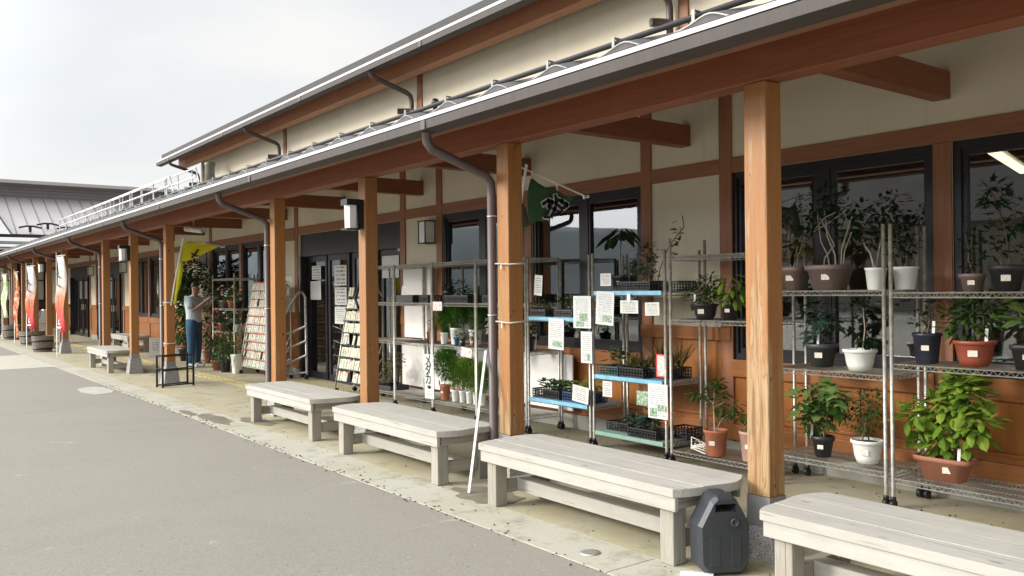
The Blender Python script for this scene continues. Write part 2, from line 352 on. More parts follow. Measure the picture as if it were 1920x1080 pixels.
    M['inkgreen'] = plain('dark_green_print', (.012,.03,.02), .7)
    M['brownink'] = plain('brown_print', (.09,.025,.01), .7)
    M['paperw'] = plain('white_paper', (.6,.62,.61), .6, 0, .03)
    M['print'] = printed('printed_sheet')
    M['print2'] = printed('large_print_sheet', (.62,.63,.61), (.04,.04,.04), 5, .46, 13)
    M['print3'] = printed('fine_print_sheet', (.62,.64,.64), (.12,.13,.14), 16, .5, 34)
    M['photo'] = mottled('green_photo', [(.04,.09,.06),(.25,.36,.25),(.6,.66,.55)], 45)
    M['flowerphoto'] = mottled('flower_photo', [(.05,.2,.05),(.75,.7,.68),(.6,.04,.08)], 26)
    M['redcard'] = plain('red_card_border', (.65,.05,.06), .5)
    M['rope'] = plain('white_rope', (.72,.68,.6), .8)
    M['concpatch'] = plain('pale_patch', (.4,.39,.33), .9)
    M['damp'] = plain('damp_concrete', (.17,.155,.115), .7, 0, .3, 7)
    M['tactile'] = plain('yellow_tactile_tile', (.55,.46,.2), .7, 0, .2, 9)
    M['tactilegap'] = plain('worn_tile', (.3,.27,.17), .8, 0, .2, 9)
    M['skin'] = plain('skin', (.27,.145,.095), .55, 0, .06)
    M['hair'] = plain('dark_hair', (.02,.017,.015), .6)
    M['shirt'] = plain('pale_shirt', (.47,.54,.62), .8, 0, .05, 9)
    M['trousers'] = plain('blue_work_trousers', (.028,.085,.16), .85, 0, .22, 16)
    M['shoe'] = plain('white_shoe', (.5,.52,.56), .6, 0, .25, 40)
    M['farroof'] = plain('far_metal_roof', (.56,.53,.535), .4, .05, .06, .6)
    M['farwall'] = plain('far_wall', (.12,.06,.04), .7)
    M['farband'] = plain('far_clerestory_boards', (.2,.19,.195), .6, 0, .08, 2)
    M['housewall'] = plain('pale_house_wall', (.34,.31,.265), .8, 0, .15, .4)
    M['houseroof'] = plain('weathered_house_roof', (.15,.135,.125), .7, 0, .2, .5)
    M['cowl'] = plain('grey_green_metal', (.2,.205,.17), .5)
    M['hill'] = plain('hazy_hill', (.24,.28,.29), .9, 0, .3, .03)  # grey-blue distance haze mixed into the hill colour
    M['treefar'] = foliage_mat('far_tree_leaves', (.03,.05,.02), (.07,.1,.04))
    for i, (a, b, c, top) in enumerate([((.62,.61,.55),(.1,.28,.1),(.5,.1,.05),(.6,.1,.03)), ((.6,.6,.52),(.4,.26,.08),(.1,.2,.08),(.6,.1,.03)), ((.58,.6,.57),(.45,.1,.12),(.08,.25,.1),(.55,.08,.04)), ((.6,.6,.5),(.08,.15,.25),(.15,.3,.08),(.6,.12,.03)),
                                        ((.6,.6,.54),(.2,.3,.1),(.5,.4,.1),(.5,.55,.45)), ((.62,.62,.56),(.12,.1,.08),(.1,.25,.08),(.55,.56,.5))]):
        m, nt, p = newmat('seed_packet_print_%d' % i)
        tc = nt.nodes.new('ShaderNodeTexCoord'); oi = nt.nodes.new('ShaderNodeObjectInfo'); va = nt.nodes.new('ShaderNodeVectorMath'); va.operation = 'ADD'
        cb = nt.nodes.new('ShaderNodeCombineXYZ'); rm = math2(nt,'MULTIPLY',oi.outputs['Random'],37.0); nt.links.new(rm, cb.inputs[0]); nt.links.new(rm, cb.inputs[2])
        nt.links.new(tc.outputs['Object'], va.inputs[0]); nt.links.new(cb.outputs[0], va.inputs[1])
        nz = N(nt,'ShaderNodeTexNoise', Scale=34.0, Detail=2.0); nt.links.new(va.outputs[0], nz.inputs['Vector'])
        col = ramp(nt, nz.outputs['Fac'], [(.39,b),(.46,a),(.54,a),(.61,c)])
        sx = nt.nodes.new('ShaderNodeSeparateXYZ'); nt.links.new(tc.outputs['Generated'], sx.inputs[0])
        nt.links.new(mixc(nt, math2(nt,'GREATER_THAN',sx.outputs['Z'],.84), col, top), p.inputs['Base Color']); p.inputs['Roughness'].default_value = .45; MAT['seed%d'%i] = m
    m, nt, p = newmat('banner_print')
    tc = nt.nodes.new('ShaderNodeTexCoord'); sx = nt.nodes.new('ShaderNodeSeparateXYZ'); nt.links.new(tc.outputs['Generated'], sx.inputs[0])
    nz = noise(nt, 9, 4, .7, (1,1,1)); z = math2(nt,'ADD', sx.outputs['Z'], math2(nt,'MULTIPLY', math2(nt,'SUBTRACT',nz,.5), .25))
    nt.links.new(ramp(nt, z, [(.12,(.5,.035,.045)),(.3,(.55,.075,.04)),(.45,(.56,.2,.1)),(.62,(.58,.5,.46)),(.8,(.6,.58,.57))]), p.inputs['Base Color']); p.inputs['Roughness'].default_value = .8; M['banner'] = m
    M['banner2'] = mottled('patterned_banner', [(.05,.03,.02),(.5,.06,.04),(.6,.3,.12),(.6,.55,.4)], 9)
    M['banner3'] = mottled('green_banner', [(.25,.45,.15),(.4,.6,.25),(.7,.75,.6),(.6,.4,.3)], 4)
build_materials()

# ------------------------------------------------------------------ ground
structure(MB().add([(-700,-700,-.0045),(700,-700,-.0045),(700,700,-.0045),(-700,700,-.0045)], [(0,1,2,3)]).ob('ground', MAT['asphalt']))
def slabs(xs, y0, y1, z0, z1, gap=.006):
    m = MB()
    for a, b in zip(xs, xs[1:]): m.box(a+gap/2, b-gap/2, y0, y1, z0, z1)
    return m
structure(slabs([-60,-50,-40,-30,-24.2,-20.02,-14.2,-11.2,-8.92,-6.1,-3.32,-.3,2.4,5], 3.11, 3.483, -.12, 0).ob('kerb', MAT['kerb'], bevel=.003))
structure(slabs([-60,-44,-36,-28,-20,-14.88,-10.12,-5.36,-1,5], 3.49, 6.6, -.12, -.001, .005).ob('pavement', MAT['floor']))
structure(MB().box(-24.6,-20.02,-30,3.104,-.1,-.002).ob('path', MAT['path']))
m = MB().box(-41.4,-13.2,4.73,5.07,-.01,.002)
structure(m.ob('tactile_strip', MAT['tactilegap']))
m = MB()
for k in range(94):
    x = -41.3 + k*.3
    for j in range(4): m.box(x+.02, x+.28, 4.755+j*.08, 4.79+j*.08, .0, .007)
structure(m.ob('tactile_bars', MAT['tactile']))
m = MB()
for k in range(30):
    for j in range(5): m.lathe([(.02,0),(.014,.006)], (-13.9+k*.09, 5.62+j*.09, .003), 6)
structure(m.ob('tactile_dots', MAT['tactile']))
structure(MB().lathe([(.06,0),(.06,.004),(.035,.005)], (-3.62,3.27,0), 20).ob('drain_cap', MAT['steel']))
rr = random.Random(3); m = MB()
for x, y, L, W in [(-14.6,2.84,.55,.2)]:
    m.prismz([(x+L*math.cos(a)*(1+.2*rr.random())/1, y+W*math.sin(a)*(1+.4*rr.random())) for a in [2*PI*k/14 for k in range(14)]], -.02, -.0005)
structure(m.ob('pavement_patch', MAT['concpatch']))
m = MB(); r_ = random.Random(8)
for cx_, cy_, a_, b_, z_ in ((-10.3,3.30,.62,.13,.003),(-9.75,3.62,.5,.14,.002),(-11.0,3.2,.3,.07,.0035),(-5.1,3.62,.35,.2,.0032)):
    m.prismz([(cx_+a_*math.cos(q)*r_.uniform(.7,1.15), cy_+b_*math.sin(q)*r_.uniform(.7,1.15)) for q in [2*PI*k/22 for k in range(22)]], -.01, z_)
structure(m.ob('damp_stain', MAT['damp']))
m = MB(); r_ = random.Random(9)
for _ in range(900):                                # grit and leaf crumbs swept along the kerb and under the racks
    if r_.random() < .45: x_, y_ = r_.uniform(-16,-1), 3.11+r_.gauss(0,.035)
    elif r_.random() < .7: x_, y_ = r_.uniform(-11,-1), r_.uniform(4.9,6.05)
    else: x_, y_ = r_.uniform(-12,-1), r_.uniform(3.2,5)
    e_ = r_.uniform(.004,.013); a_ = r_.uniform(0,6)
    m.add([(x_+e_*math.cos(a_),y_+e_*math.sin(a_),.001),(x_-e_*math.sin(a_),y_+e_*math.cos(a_),.001),(x_-e_*math.cos(a_),y_-e_*math.sin(a_),.001),(x_,y_,.001+e_*.8)],[(0,1,3),(1,2,3),(2,0,3)])
g_ = m.ob('grit', MAT['soil']); tag(g_, 'dark grit and leaf crumbs along the kerb and under the racks', 'grit'); g_['kind'] = 'stuff'
def hills():
    m = MB(); nx = 70; r = random.Random(5)
    def ridge(dist, base, amp, seed):
        rg = random.Random(seed); ph = [rg.uniform(0,6.28) for _ in range(6)]
        vs = []; fs = []
        for i in range(nx+1):
            a = -PI*.97 + .95*PI*i/nx
            h = base + amp*sum(math.sin(a*(2+k*1.7)+ph[k])/(1+k) for k in range(6))
            for q, (d2, hh) in enumerate(((0,0),(60,max(h,5)*.8),(110,max(h,6)),(240,0))):
                vs.append(((dist+d2)*math.cos(a), (dist+d2)*math.sin(a), hh-1))
        for i in range(nx):
            for q in range(3): fs.append((i*4+q, i*4+4+q, i*4+5+q, i*4+1+q))
        m.add(vs, fs, True)
    ridge(230, 21, 7, 2)
    structure(m.ob('hills', MAT['hill']))
hills()

# ------------------------------------------------------------------ the market hall
G = [-2.985 - 2.38*i for i in range(-1, 16)]          # post grid, G[1] is the nearest post
def g(i): return -2.985 - 2.38*i
XR, XL, XU = 2.2, -41.0, -19.82
PY0, PY1 = 3.96, 4.11
WY = 6.1
bld = thing('market_hall', 'long cream market hall with a red-brown timber porch and tiled eaves', 'building')
# openings (x right, x left, kind)
OP = [(-1.175,-2.92,'w'), (-3.05,-4.85,'w'), (-5.945,-7.68,'w'), (-7.81,-9.59,'w'), (-10.69,-14.32,'d'), (-15.455,-17.2,'w'), (-17.33,-19.11,'w'),
      (-22.55,-24.34,'w'), (-24.47,-26.25,'w'), (-27.36,-31.0,'d'), (-32.1,-35.8,'d')]
HZ = 2.515
def upz(y): return 4.60 + .3*(y-5.46)
# plaster wall pieces
def rail_set(b, a, top0, top1):
    for z0, z1, d in ((top0,top1,.034),(.345,.37,.022),(.16,.3,.03)): MB().box(b, a, WY-d, WY-.001, z0, z1).ob('wainscot_rail', MAT['wainrail'], bld, bevel=.004)
edges = [XR] + [x for o in OP for x in o[:2]] + [XL]
for a, b in zip(edges[0::2], edges[1::2]):              # solid stretches
    hw = 1.13
    MB().box(b, a, WY, WY+.2, hw, 3.6).ob('plaster_wall', MAT['plaster'], bld)
    MB().box(b, a, WY, WY+.2, .15, hw).ob('wainscot', MAT['wainscot'], bld); MB().box(b, a, WY-.012, WY+.2, -.02, .15).ob('wall_base', MAT['conc'], bld)
    if a - b > .3: rail_set(b, a, 1.03, 1.15)
for a, b, k in OP:
    MB().box(b, a, WY, WY+.2, HZ, 3.6).ob('plaster_wall', MAT['plaster'], bld)
    if k == 'w':
        MB().box(b, a, WY, WY+.2, .15, .86).ob('wainscot', MAT['wainscot'], bld); MB().box(b, a, WY-.012, WY+.2, -.02, .15).ob('wall_base', MAT['conc'], bld)
        rail_set(b, a, .72, .87)
MB().box(XU, XR, WY, WY+.2, 3.6, 4.95).ob('upper_wall', MAT['plaster'], bld); MB().prismx([(WY+.2,3.3),(14,3.3),(14,upz(14)-.04),(WY+.2,upz(WY+.2)-.04)], XU, XU+.2).ob('gable_wall', MAT['plaster'], bld)
# thin dark seams between the wainscot boards
for a, b in [(-2.92,-4.85),(-4.85,-5.945),(-5.945,-9.59)]:
    x = a - .3
    while x > b + .1: MB().box(x, x+.006, WY-.0045, WY, .37, .72).ob('board_seam', MAT['frame'], bld); x -= .42
m = MB()
m.box(XL, XR, WY-.016, WY-.0005, HZ, 2.65)
m.ob('header_rail', MAT['rail'], bld, bevel=.004)
def stud(x0, x1, z0=.15, z1=3.6, z2=None):
    s = MB(); s.box(x0, x1, WY-.022, WY-.0008, z0, z1)
    s.ob('stud', MAT['stud'], bld, bevel=.004)
for a, b, k in OP:
    pass
sx = set()
for i in (1,3,5,10,12):
    stud(g(i)+.40, g(i)+.535); stud(g(i)-.57, g(i)-.435)
for i in (0,2,6): stud(g(i)-.065, g(i)+.065, .15, HZ-.001)
stud(-24.47,-24.34,.15,HZ-.001); stud(-22.55,-22.42); stud(-19.245,-19.11)
for i in (-1,1,3,5,7): stud(g(i)-.06-.0, g(i)+.06, 3.6, 4.9)
MB().box(g(5)-.01, g(5)+.43, WY-.03, WY-.003, 2.43, 2.64).ob('wood_plaque', MAT['rail'], bld)

def window(x0, x1, z0=.87, z1=HZ):
    f = MB(); t = .055; y0, y1 = WY+.005, WY+.085
    f.box(x1, x0, y0, y1, z0, z0+t); f.box(x1, x0, y0, y1, z1-t, z1); f.box(x1, x1+t, y0, y1, z0+t, z1-t); f.box(x0-t, x0, y0, y1, z0+t, z1-t)
    c = (x0+x1)/2
    f.box(c-.06, c+.06, y0+.012, y1-.002, z0+t, z1-t)
    for a, b in ((x1+t, c-.06), (c+.06, x0-t)):
        f.box(a, a+.03, y0+.02, y1-.01, z0+t, z1-t); f.box(b-.03, b, y0+.02, y1-.01, z0+t, z1-t)
        f.box(a+.03, b-.03, y0+.02, y1-.01, z0+t, z0+t+.05); f.box(a+.03, b-.03, y0+.02, y1-.01, z1-t-.05, z1-t)
    fr = f.ob('window', MAT['frame'], bld)
    MB().box(x1+t+.02, x0-t-.02, y0+.045, y0+.05, z0+t+.03, z1-t-.03).ob('pane', MAT['glass'], fr)
def door(x0, x1):
    y = WY+.1; f = MB()
    f.box(x1, x0, WY+.03, WY+.18, 2.13, HZ)
    w = (x0-x1)/4
    for s in (x1, x0-.06): f.box(s, s+.06, WY+.002, y+.08, 0, 2.13)
    for k in range(4):
        a = x1+k*w; b = a+w; o = 0 if k in (1,2) else .03
        f.box(a+.061, a+.13, y+o, y+o+.045, 0, 2.13); f.box(b-.13, b-.061, y+o, y+o+.045, 0, 2.13)
        f.box(a+.13, b-.13, y+o, y+o+.045, 2.03, 2.13); f.box(a+.13, b-.13, y+o, y+o+.045, 0, .12)
    fr = f.ob('door', MAT['frame'], bld)
    gl = MB()
    for k in range(4):
        a = x1+k*w; o = 0 if k in (1,2) else .03
        gl.box(a+.12, a+w-.12, y+o+.02, y+o+.025, .11, 2.04)
    gl.ob('pane', MAT['glass'], fr)
    h = MB()
    for k, s in ((1,1),(2,0)):
        xx = x1+k*w+(w-.16 if s else .11); h.box(xx, xx+.05, y-.02, y+.001, .95, 1.15)
    h.ob('handle', MAT['steel'], fr)
for a, b, k in OP:
    if k == 'w': window(a, b)
    else: door(a, b)
# inside of the hall
m = MB(); m.box(XL, XR, 12, 12.2, 0, 3.4); m.box(XL, XR, WY+.25, 12, 2.85, 3.0); m.box(XR-.1, XR, WY+.25, 12, 0, 2.85)
m.ob('inner_wall', MAT['interior'], bld)
MB().box(XL, XR, WY+.2, 12, -.03, .0).ob('inner_floor', MAT['intfloor'], bld)

# porch: posts, girder, crossbeams, soffit
m = MB(); m.box(XL, XR, PY0, PY1, 2.65, 2.88); m.ob('girder', MAT['girder'], bld, bevel=.006)
for i in range(-1, 16): MB().box(g(i)-.065, g(i)+.06, PY1+.001, WY-.001, 2.815, 3.01).ob('crossbeam', MAT['crossbeam'], bld, bevel=.005)
sl = .3
def roofz(y): return 2.80 + sl*(y-3.40)
m = MB(); m.prismx([(3.42, roofz(3.42)-.02),(WY-.001, roofz(WY)-.02),(WY-.001, roofz(WY)+.02),(3.42, roofz(3.42)+.02)], XL, XR); m.ob('soffit', MAT['soffit'], bld)
MB().box(XL, XR, 3.43, 3.5, 2.69, 2.756).ob('fascia', MAT['soffit'], bld)
pn = 0
for i in list(range(0,4)) + [5,6,7] + list(range(9,16)):
    x = g(i); p = MB(); gh, sh = (.165, .335) if i == 0 else (.28, .37)
    p.box(x-.075, x+.075, PY0+.004, PY1-.004, sh, 2.649)
    po = p.ob('post', MAT['post'], bld, bevel=.008)
    b = MB(); b.add([(x-.135,PY0-.055,-.001),(x+.135,PY0-.055,-.001),(x+.135,PY1+.055,-.001),(x-.135,PY1+.055,-.001),
                     (x-.1,PY0-.02,gh),(x+.1,PY0-.02,gh),(x+.1,PY1+.02,gh),(x-.1,PY1+.02,gh)],
                    [(0,3,2,1),(4,5,6,7),(0,1,5,4),(1,2,6,5),(2,3,7,6),(3,0,4,7)])
    b.ob('granite_base', MAT['granite'], po, bevel=.004)
    MB().box(x-.077, x+.077, PY0+.001, PY1-.001, gh-.001, sh).ob('steel_shoe', MAT['zinc'], po)
# lower gutter, flashing and tiles
m = MB().prismx([(3.29,2.698),(3.418,2.686),(3.418,2.754),(3.41,2.754),(3.41,2.696),(3.302,2.708),(3.302,2.76),(3.284,2.76)], XL, XR)
gt = m.ob('gutter', MAT['gutterface'], bld)
x = XR-.42
while x > XL: MB().box(x-.03, x+.03, 3.279, 3.2835, 2.694, 2.762).ob('gutter_joint', MAT['gutter'], gt); x -= 3.6
MB().prismx([(3.304,2.776),(3.35,2.776),(3.35,2.812),(3.325,2.812)], XL, XR).ob('roof_flashing', MAT['flash'], bld)
def tilesheet():
    m = MB(); per = .62; prof = []
    for q in range(17):
        t = q/16; u = (t-.5)/.2
        z = .052*math.exp(-u*u*1.1) + (.012*math.sin(t*2*PI)) - .02*math.exp(-((t-.82)/.07)**2)
        prof.append((t*per, z))
    xs = []; x = XL
    while x < XR:
        xs += [(x+a, z) for a, z in prof[:-1]]; x += per
    rows = [(3.46, 2.862), (4.1, 2.862+.3*.64), (WY, 2.862+.3*(WY-3.46))]
    vs = []; n = len(xs)
    for y, z0 in rows: vs += [(a, y, z0+z) for a, z in xs]
    vs += [(a, 3.461, 2.83) for a, z in xs]
    fs = [(3*n+k, 3*n+k+1, k+1, k) for k in range(n-1)]
    for r_ in range(2):
        for k in range(n-1): fs.append((r_*n+k, r_*n+k+1, (r_+1)*n+k+1, (r_+1)*n+k))
    m.add(vs, fs, True)
    lip = MB(); lv = [(a, 3.457, 2.864+z) for a, z in xs] + [(a, 3.457, 2.856+z) for a, z in xs]
    lip.add(lv, [(k, n+k, n+k+1, k+1) for k in range(n-1)])
    t = m.ob('roof_tiles', MAT['tile'], bld); lip.ob('tile_edge_highlight', MAT['highlight_bracket'], t)  # thin pale strip paints the highlight along the tile ends
    MB().box(XL, XR, 3.351, 3.49, 2.757, 2.828).ob('tile_batten', MAT['roofdark'], t)
tilesheet()
br = MB(); sg = MB(); x = XL+.1
sg.tube([(XL,3.60,2.975),(XR,3.60,2.975)], .019, 8); sg.ob('snow_guard_pipe', MAT['blackmetal'], bld)
while x < XR:
    br = MB().prismx([(3.57,2.885),(3.576,2.885),(3.576,3.0),(3.63,3.0),(3.63,3.006),(3.57,3.006)], x-.011, x+.011); br.ob('snow_guard_bracket', MAT['highlight_bracket'], bld); x += .62
# downpipes of the porch
for i in (1,3,5,7,9,11,13):
    x = g(i)-.125
    d = MB(); d.tube([(x,3.355,2.69),(x,3.36,2.62),(x,3.40,2.57),(x,3.90,2.405),(x,3.945,2.35),(x,3.95,2.26),(x,3.95,.02)], .036, 12)
    dp = d.ob('downpipe', MAT['pipe'], bld)
    k = MB()
    for z in (2.08, 1.30): k.tube([(x,3.95,z),(x,3.95,z+.012)], .041, 12); k.box(x, x+.12, 3.975, 3.985, z, z+.012)
    k.ob('pipe_clip', MAT['steel'], dp)
# upper storey eave
UX = -20.66
m = MB(); m.prismx([(5.46,upz(5.46)),(16,upz(16)),(16,upz(16)+.115),(5.46,upz(5.46)+.115)], UX, XR); m.ob('upper_roof', MAT['roofdark'], bld)
m = MB(); m.prismx([(5.48,upz(5.48)-.03),(WY,upz(WY)-.03),(WY,upz(WY)-.002),(5.48,upz(5.48)-.002)], UX+.05, XR); m.ob('upper_soffit', MAT['eavewood'], bld)
MB().box(UX+.3, XR, 5.75, 5.92, 4.40, 4.62).ob('eave_girder', MAT['eavewood'], bld, bevel=.006)
MB().box(UX+.2, XR, 5.465, 5.49, 4.47, 4.595).ob('upper_fascia', MAT['eavewood'], bld)
m = MB().prismx([(5.34,4.453),(5.45,4.441),(5.45,4.52),(5.44,4.52),(5.44,4.453),(5.35,4.465),(5.35,4.516),(5.334,4.516)], UX, XR)
ug = m.ob('upper_gutter', MAT['gutterface'], bld)
MB().prismx([(5.354,4.534),(5.41,4.534),(5.41,4.58),(5.378,4.58)], UX, XR).ob('upper_flashing', MAT['flash'], bld)
x = UX+1
while x < XR: MB().box(x-.03, x+.03, 5.329, 5.3335, 4.45, 4.52).ob('gutter_joint', MAT['gutter'], ug); x += 3.6
for i in (-1,1,3,5,7):
    x = g(i)-.11; d = MB()
    d.tube([(x,5.39,4.45),(x,5.4,4.4),(x,5.44,4.375),(x,5.94,4.235),(x,6.0,4.2),(x,6.02,4.13),(x,6.02,3.7)], .034, 12)
    d.tube([(x,6.02,3.985),(x-.02,5.93,3.98),(x-.06,5.83,3.975)], .042, 12)
    d.ob('upper_downpipe', MAT['pipe'], bld)

# ------------------------------------------------------------------ things fixed to the hall
for i, lab in ((2,'white glass post lantern on the third porch post'), (6,'white glass post lantern on the post by the far bench'), (10,'white glass post lantern far down the porch behind the banners')):
    x = g(i); t = thing('post_lantern', lab, 'lantern', (x, PY0, 0), 0, 'lanterns on the porch posts')
    b = MB(); b.box(-.05,.05,-.05,.003,2.13,2.42); b.box(-.07,.07,-.19,-.05,2.36,2.42); b.box(-.07,.07,-.19,-.05,2.115,2.13); b.ob('bracket', MAT['blackmetal'], t)
    MB().lathe([(.062,2.13),(.068,2.36)], (0,-.12,0), 6, smooth=False).ob('shade', MAT['lampglass'], t)
for x, lab in ((-9.86,'boxy black framed wall lantern on plaster between door and window'), (-27.0,'boxy black framed wall lantern beside the far door'), (-31.6,'smallest boxy wall lantern at the far end of the wall'), (-19.55,'boxy wall lantern on plaster left of the climbing plant')):
    t = thing('wall_lantern', lab, 'lantern', (x, WY, 0), 0, 'box lanterns on the wall')
    f = MB()
    for a in (-.09,.078):
        for y in (-.17,-.015): f.box(a, a+.012, y, y+.012, 2.15, 2.43)
    f.box(-.095,.095,-.175,-.001,2.43,2.445); f.box(-.095,.095,-.175,-.001,2.135,2.15); f.ob('frame', MAT['blackmetal'], t)
    MB().box(-.08,.08,-.16,-.01,2.151,2.429).ob('shade', MAT['lampglass'], t)
t = thing('security_camera', 'white security camera under the crossbeam above the yellow flag', 'camera', (-16.75,5.0,2.72))
MB().tube([(-.16,-.1,.03),(.2,.12,-.02)], .055, 12).ob('housing', MAT['white'], t); MB().tube([(0,0,0),(0,0,.28)], .015, 8).ob('bracket', MAT['steel'], t)
t = thing('vent_cowl', 'grey round vent cowl on the porch roof at the end of the upper wall', 'vent', (-18.1,5.75,3.45))
MB().lathe([(.1,0),(.1,.72),(.112,.74),(.112,.79),(.0,.82)], n=16).ob('cowl', MAT['cowl'], t)
MB().lathe([(.14,0),(.11,.2)], n=16).ob('collar', MAT['tile'], t)
t = thing('roof_fixture', 'small black tap-like fixture on the porch roof by the upper wall', 'fixture', (-9.3,5.82,3.5))
m = MB().tube([(0,0,0),(0,0,.36)], .03, 8); m.tube([(-.05,0,.3),(.05,0,.3)], .022, 6); m.tube([(0,0,.4),(0,0,.46)], .035, 8); m.ob('body', MAT['blackmetal'], t)
MB().tube([(-.07,0,.42),(.07,0,.42)], .018, 6).ob('handle', MAT['blackmetal'], t)
t = thing('roof_railing', 'white pipe railing standing on the porch roof beyond the upper storey', 'railing')
ra = MB()
for y, dz in ((4.75,0),(5.25,.06)):
    z0 = roofz(y)+.02
    for h in (.2,.4,.58): ra.tube([(-29.5,y,z0+h+dz),(-17.4,y,z0+h+dz)], .015, 6)
    ra.tube([(-17.4,y,z0+.58+dz),(-17.0,y,z0+.0)], .015, 6)
ra.ob('rail', MAT['whitepipe'], t)
for k in range(13):
    x = -17.6-k*.98
    for y, dz in ((4.75,0),(5.25,.06)): MB().tube([(x,y,roofz(y)),(x-.06,y,roofz(y)+.61+dz)], .013, 6).ob('railing_post', MAT['whitepipe'], t)

# ------------------------------------------------------------------ inside goods, seen through the glass
def shop_shelf(x, y, L, lab):
    t = thing('shop_shelf', lab, 'shelf', (x,y,0), 0, 'shelves inside the shop')
    f = MB(); f.box(-L/2,L/2,.18,.22,0,1.5)
    for z in (.2,.6,1.0,1.4): f.box(-L/2,L/2,-.2,.18,z,z+.03)
    f.ob('frame', MAT['interior'], t)
    q = MB(); r = random.Random(int(x*7))
    for z in (.23,.63,1.03,1.43):
        a = -L/2
        while a < L/2-.2:
            w = r.uniform(.08,.25); h = r.uniform(.12,.3); q.box(a, a+w-.01, -.16, .1, z, z+h); a += w
    q.ob('goods', MAT['goods'], t)
shop_shelf(-2.6,8.2,2.4,'stocked shop shelf behind the glass of the nearest window')
shop_shelf(-6.6,8.4,2.4,'stocked shop shelf behind the window with the green flag')
shop_shelf(-10.2,9.0,2.2,'stocked shop shelf behind the narrow window pane')
shop_shelf(-17.5,8.4,3.0,'stocked shop shelf behind the windows by the person')
for (x,y,z,L,rz,lab) in ((-3.11,7.4,2.5,1.85,1.82,'lit warm tube light inside the nearest window'),(-8.42,7.4,2.46,0,0,'lit pendant lamp left of the mullion behind the green flag'),(-8.1,7.4,2.42,0,0,'lit pendant lamp right of the mullion by the green flag'),(-10.35,7.4,2.36,0,0,'small lit pendant lamp behind the window left of the downpipe'),(-12.6,9.0,2.7,2.4,1.2,'added tube light deep in the shop, brightening the room behind the door'),(-17.6,9.0,2.7,2.4,1.2,'added tube light deep in the shop, brightening the room behind the far rack')):  # both deep tubes are added fill to brighten the shop interior
    t = thing('ceiling_lamp', lab, 'lamp', (x,y,z), rz, 'lamps inside the shop')
    if L:
        MB().box(-L/2-.02,L/2+.02,-.07,.07,.03,.07).ob('fitting', MAT['white'], t); MB().box(-L/2,L/2,-.03,.03,0,.03).ob('tube', MAT['lit'], t)
    else:
        MB().tube([(0,0,.12),(0,0,.55)], .006, 6).ob('cord', MAT['blackmetal'], t); MB().lathe([(.05,-.1),(.06,-.04),(.035,.08),(.015,.12)], n=12).ob('shade', MAT['lit'], t)

# ------------------------------------------------------------------ far wing at the end of the porch
fb = thing('far_wing', 'low far building with pale standing seam metal roof closing the porch end', 'building')
FX = -41.5
m = MB(); m.box(FX-8, FX, 1.0, 16, 0, 3.3); m.ob('wall', MAT['farwall'], fb)
def farroof():
    e, tpx = FX+1.3, FX-2.6; ze, zt = 4.02, 5.92
    m = MB()
    m.add([(e,4.75,ze),(e,20,ze),(tpx,20,zt),(tpx,4.2,zt)], [(0,1,2,3)]); m.add([(e,4.75,ze-.14),(e,20,ze-.14),(tpx,20,zt-.14),(tpx,4.2,zt-.14)], [(0,3,2,1)])
    rf = m.ob('roof', MAT['farroof'], fb)
    s = MB(); y = 4.9
    while y < 20:
        s.beam((e,y,ze+.012),(tpx,y,zt+.012),.02,.035); y += .5
    s.ob('seam', MAT['farband'], rf)
    MB().box(e-.01,e+.12,1,20,ze-.14,ze-.02).ob('eave_edge', MAT['roofdark'], rf)
    b = MB(); b.box(tpx-.3,tpx+.05,-2,20,zt-.1,zt+.62); b.ob('clerestory', MAT['farband'], fb)
    b = MB()
    for k in range(4): b.box(tpx+.051,tpx+.056,-2,20,zt+.05+k*.14,zt+.062+k*.14)
    b.ob('clerestory_board', MAT['roofdark'], fb)
    r2 = MB(); r2.prism([(tpx+.7,zt+.62),(tpx+.7,zt+.68),(tpx-5,zt+1.0),(tpx-5,zt+.9)], -3, 20); r2.ob('upper_roof', MAT['farroof'], fb)
    MB().box(tpx+.7,tpx+.82,-3,20,zt+.55,zt+.69).ob('upper_gutter', MAT['flash'], fb)
    MB().box(FX+1.0,FX+1.1,1,20,3.42,3.5).ob('gutter', MAT['flash'], fb); MB().box(FX-.2,FX+1.02,1,20,3.3,3.4).ob('lower_soffit', MAT['roofdark'], fb)
    MB().box(FX+.9,FX+1.35,1,20,3.62,3.72).ob('lower_eave', MAT['farroof'], fb)
    w = MB(); w.add([(e+.8,4.5,ze),(tpx,4.15,zt),(tpx,-4,zt),(e+.8,-4,ze+.6)], [(0,1,2,3)]); 
    for k in range(8): w.beam((e-.3-k*.42,4.4,ze+.12+k*.17),(e-.3-k*.42,-4,ze+.5+k*.17),.03,.05)
    w.ob('side_roof', MAT['farroof'], fb)
farroof()
for k, y in enumerate((3.0, 4.3, 5.3, 6.4)):
    f = MB(); z0, z1 = 1.25, 2.95
    f.box(FX+.002,FX+.05,y,y+.06,z0,z1); f.box(FX+.002,FX+.05,y+.74,y+.8,z0,z1); f.box(FX+.002,FX+.05,y+.06,y+.74,z0,z0+.06); f.box(FX+.002,FX+.05,y+.06,y+.74,z1-.06,z1); f.box(FX+.002,FX+.045,y+.06,y+.74,2.1,2.15)
    w = f.ob('window', MAT['frame'], fb); MB().box(FX+.01,FX+.02,y+.05,y+.75,z0+.05,z1-.05).ob('pane', MAT['lampglass'], w)
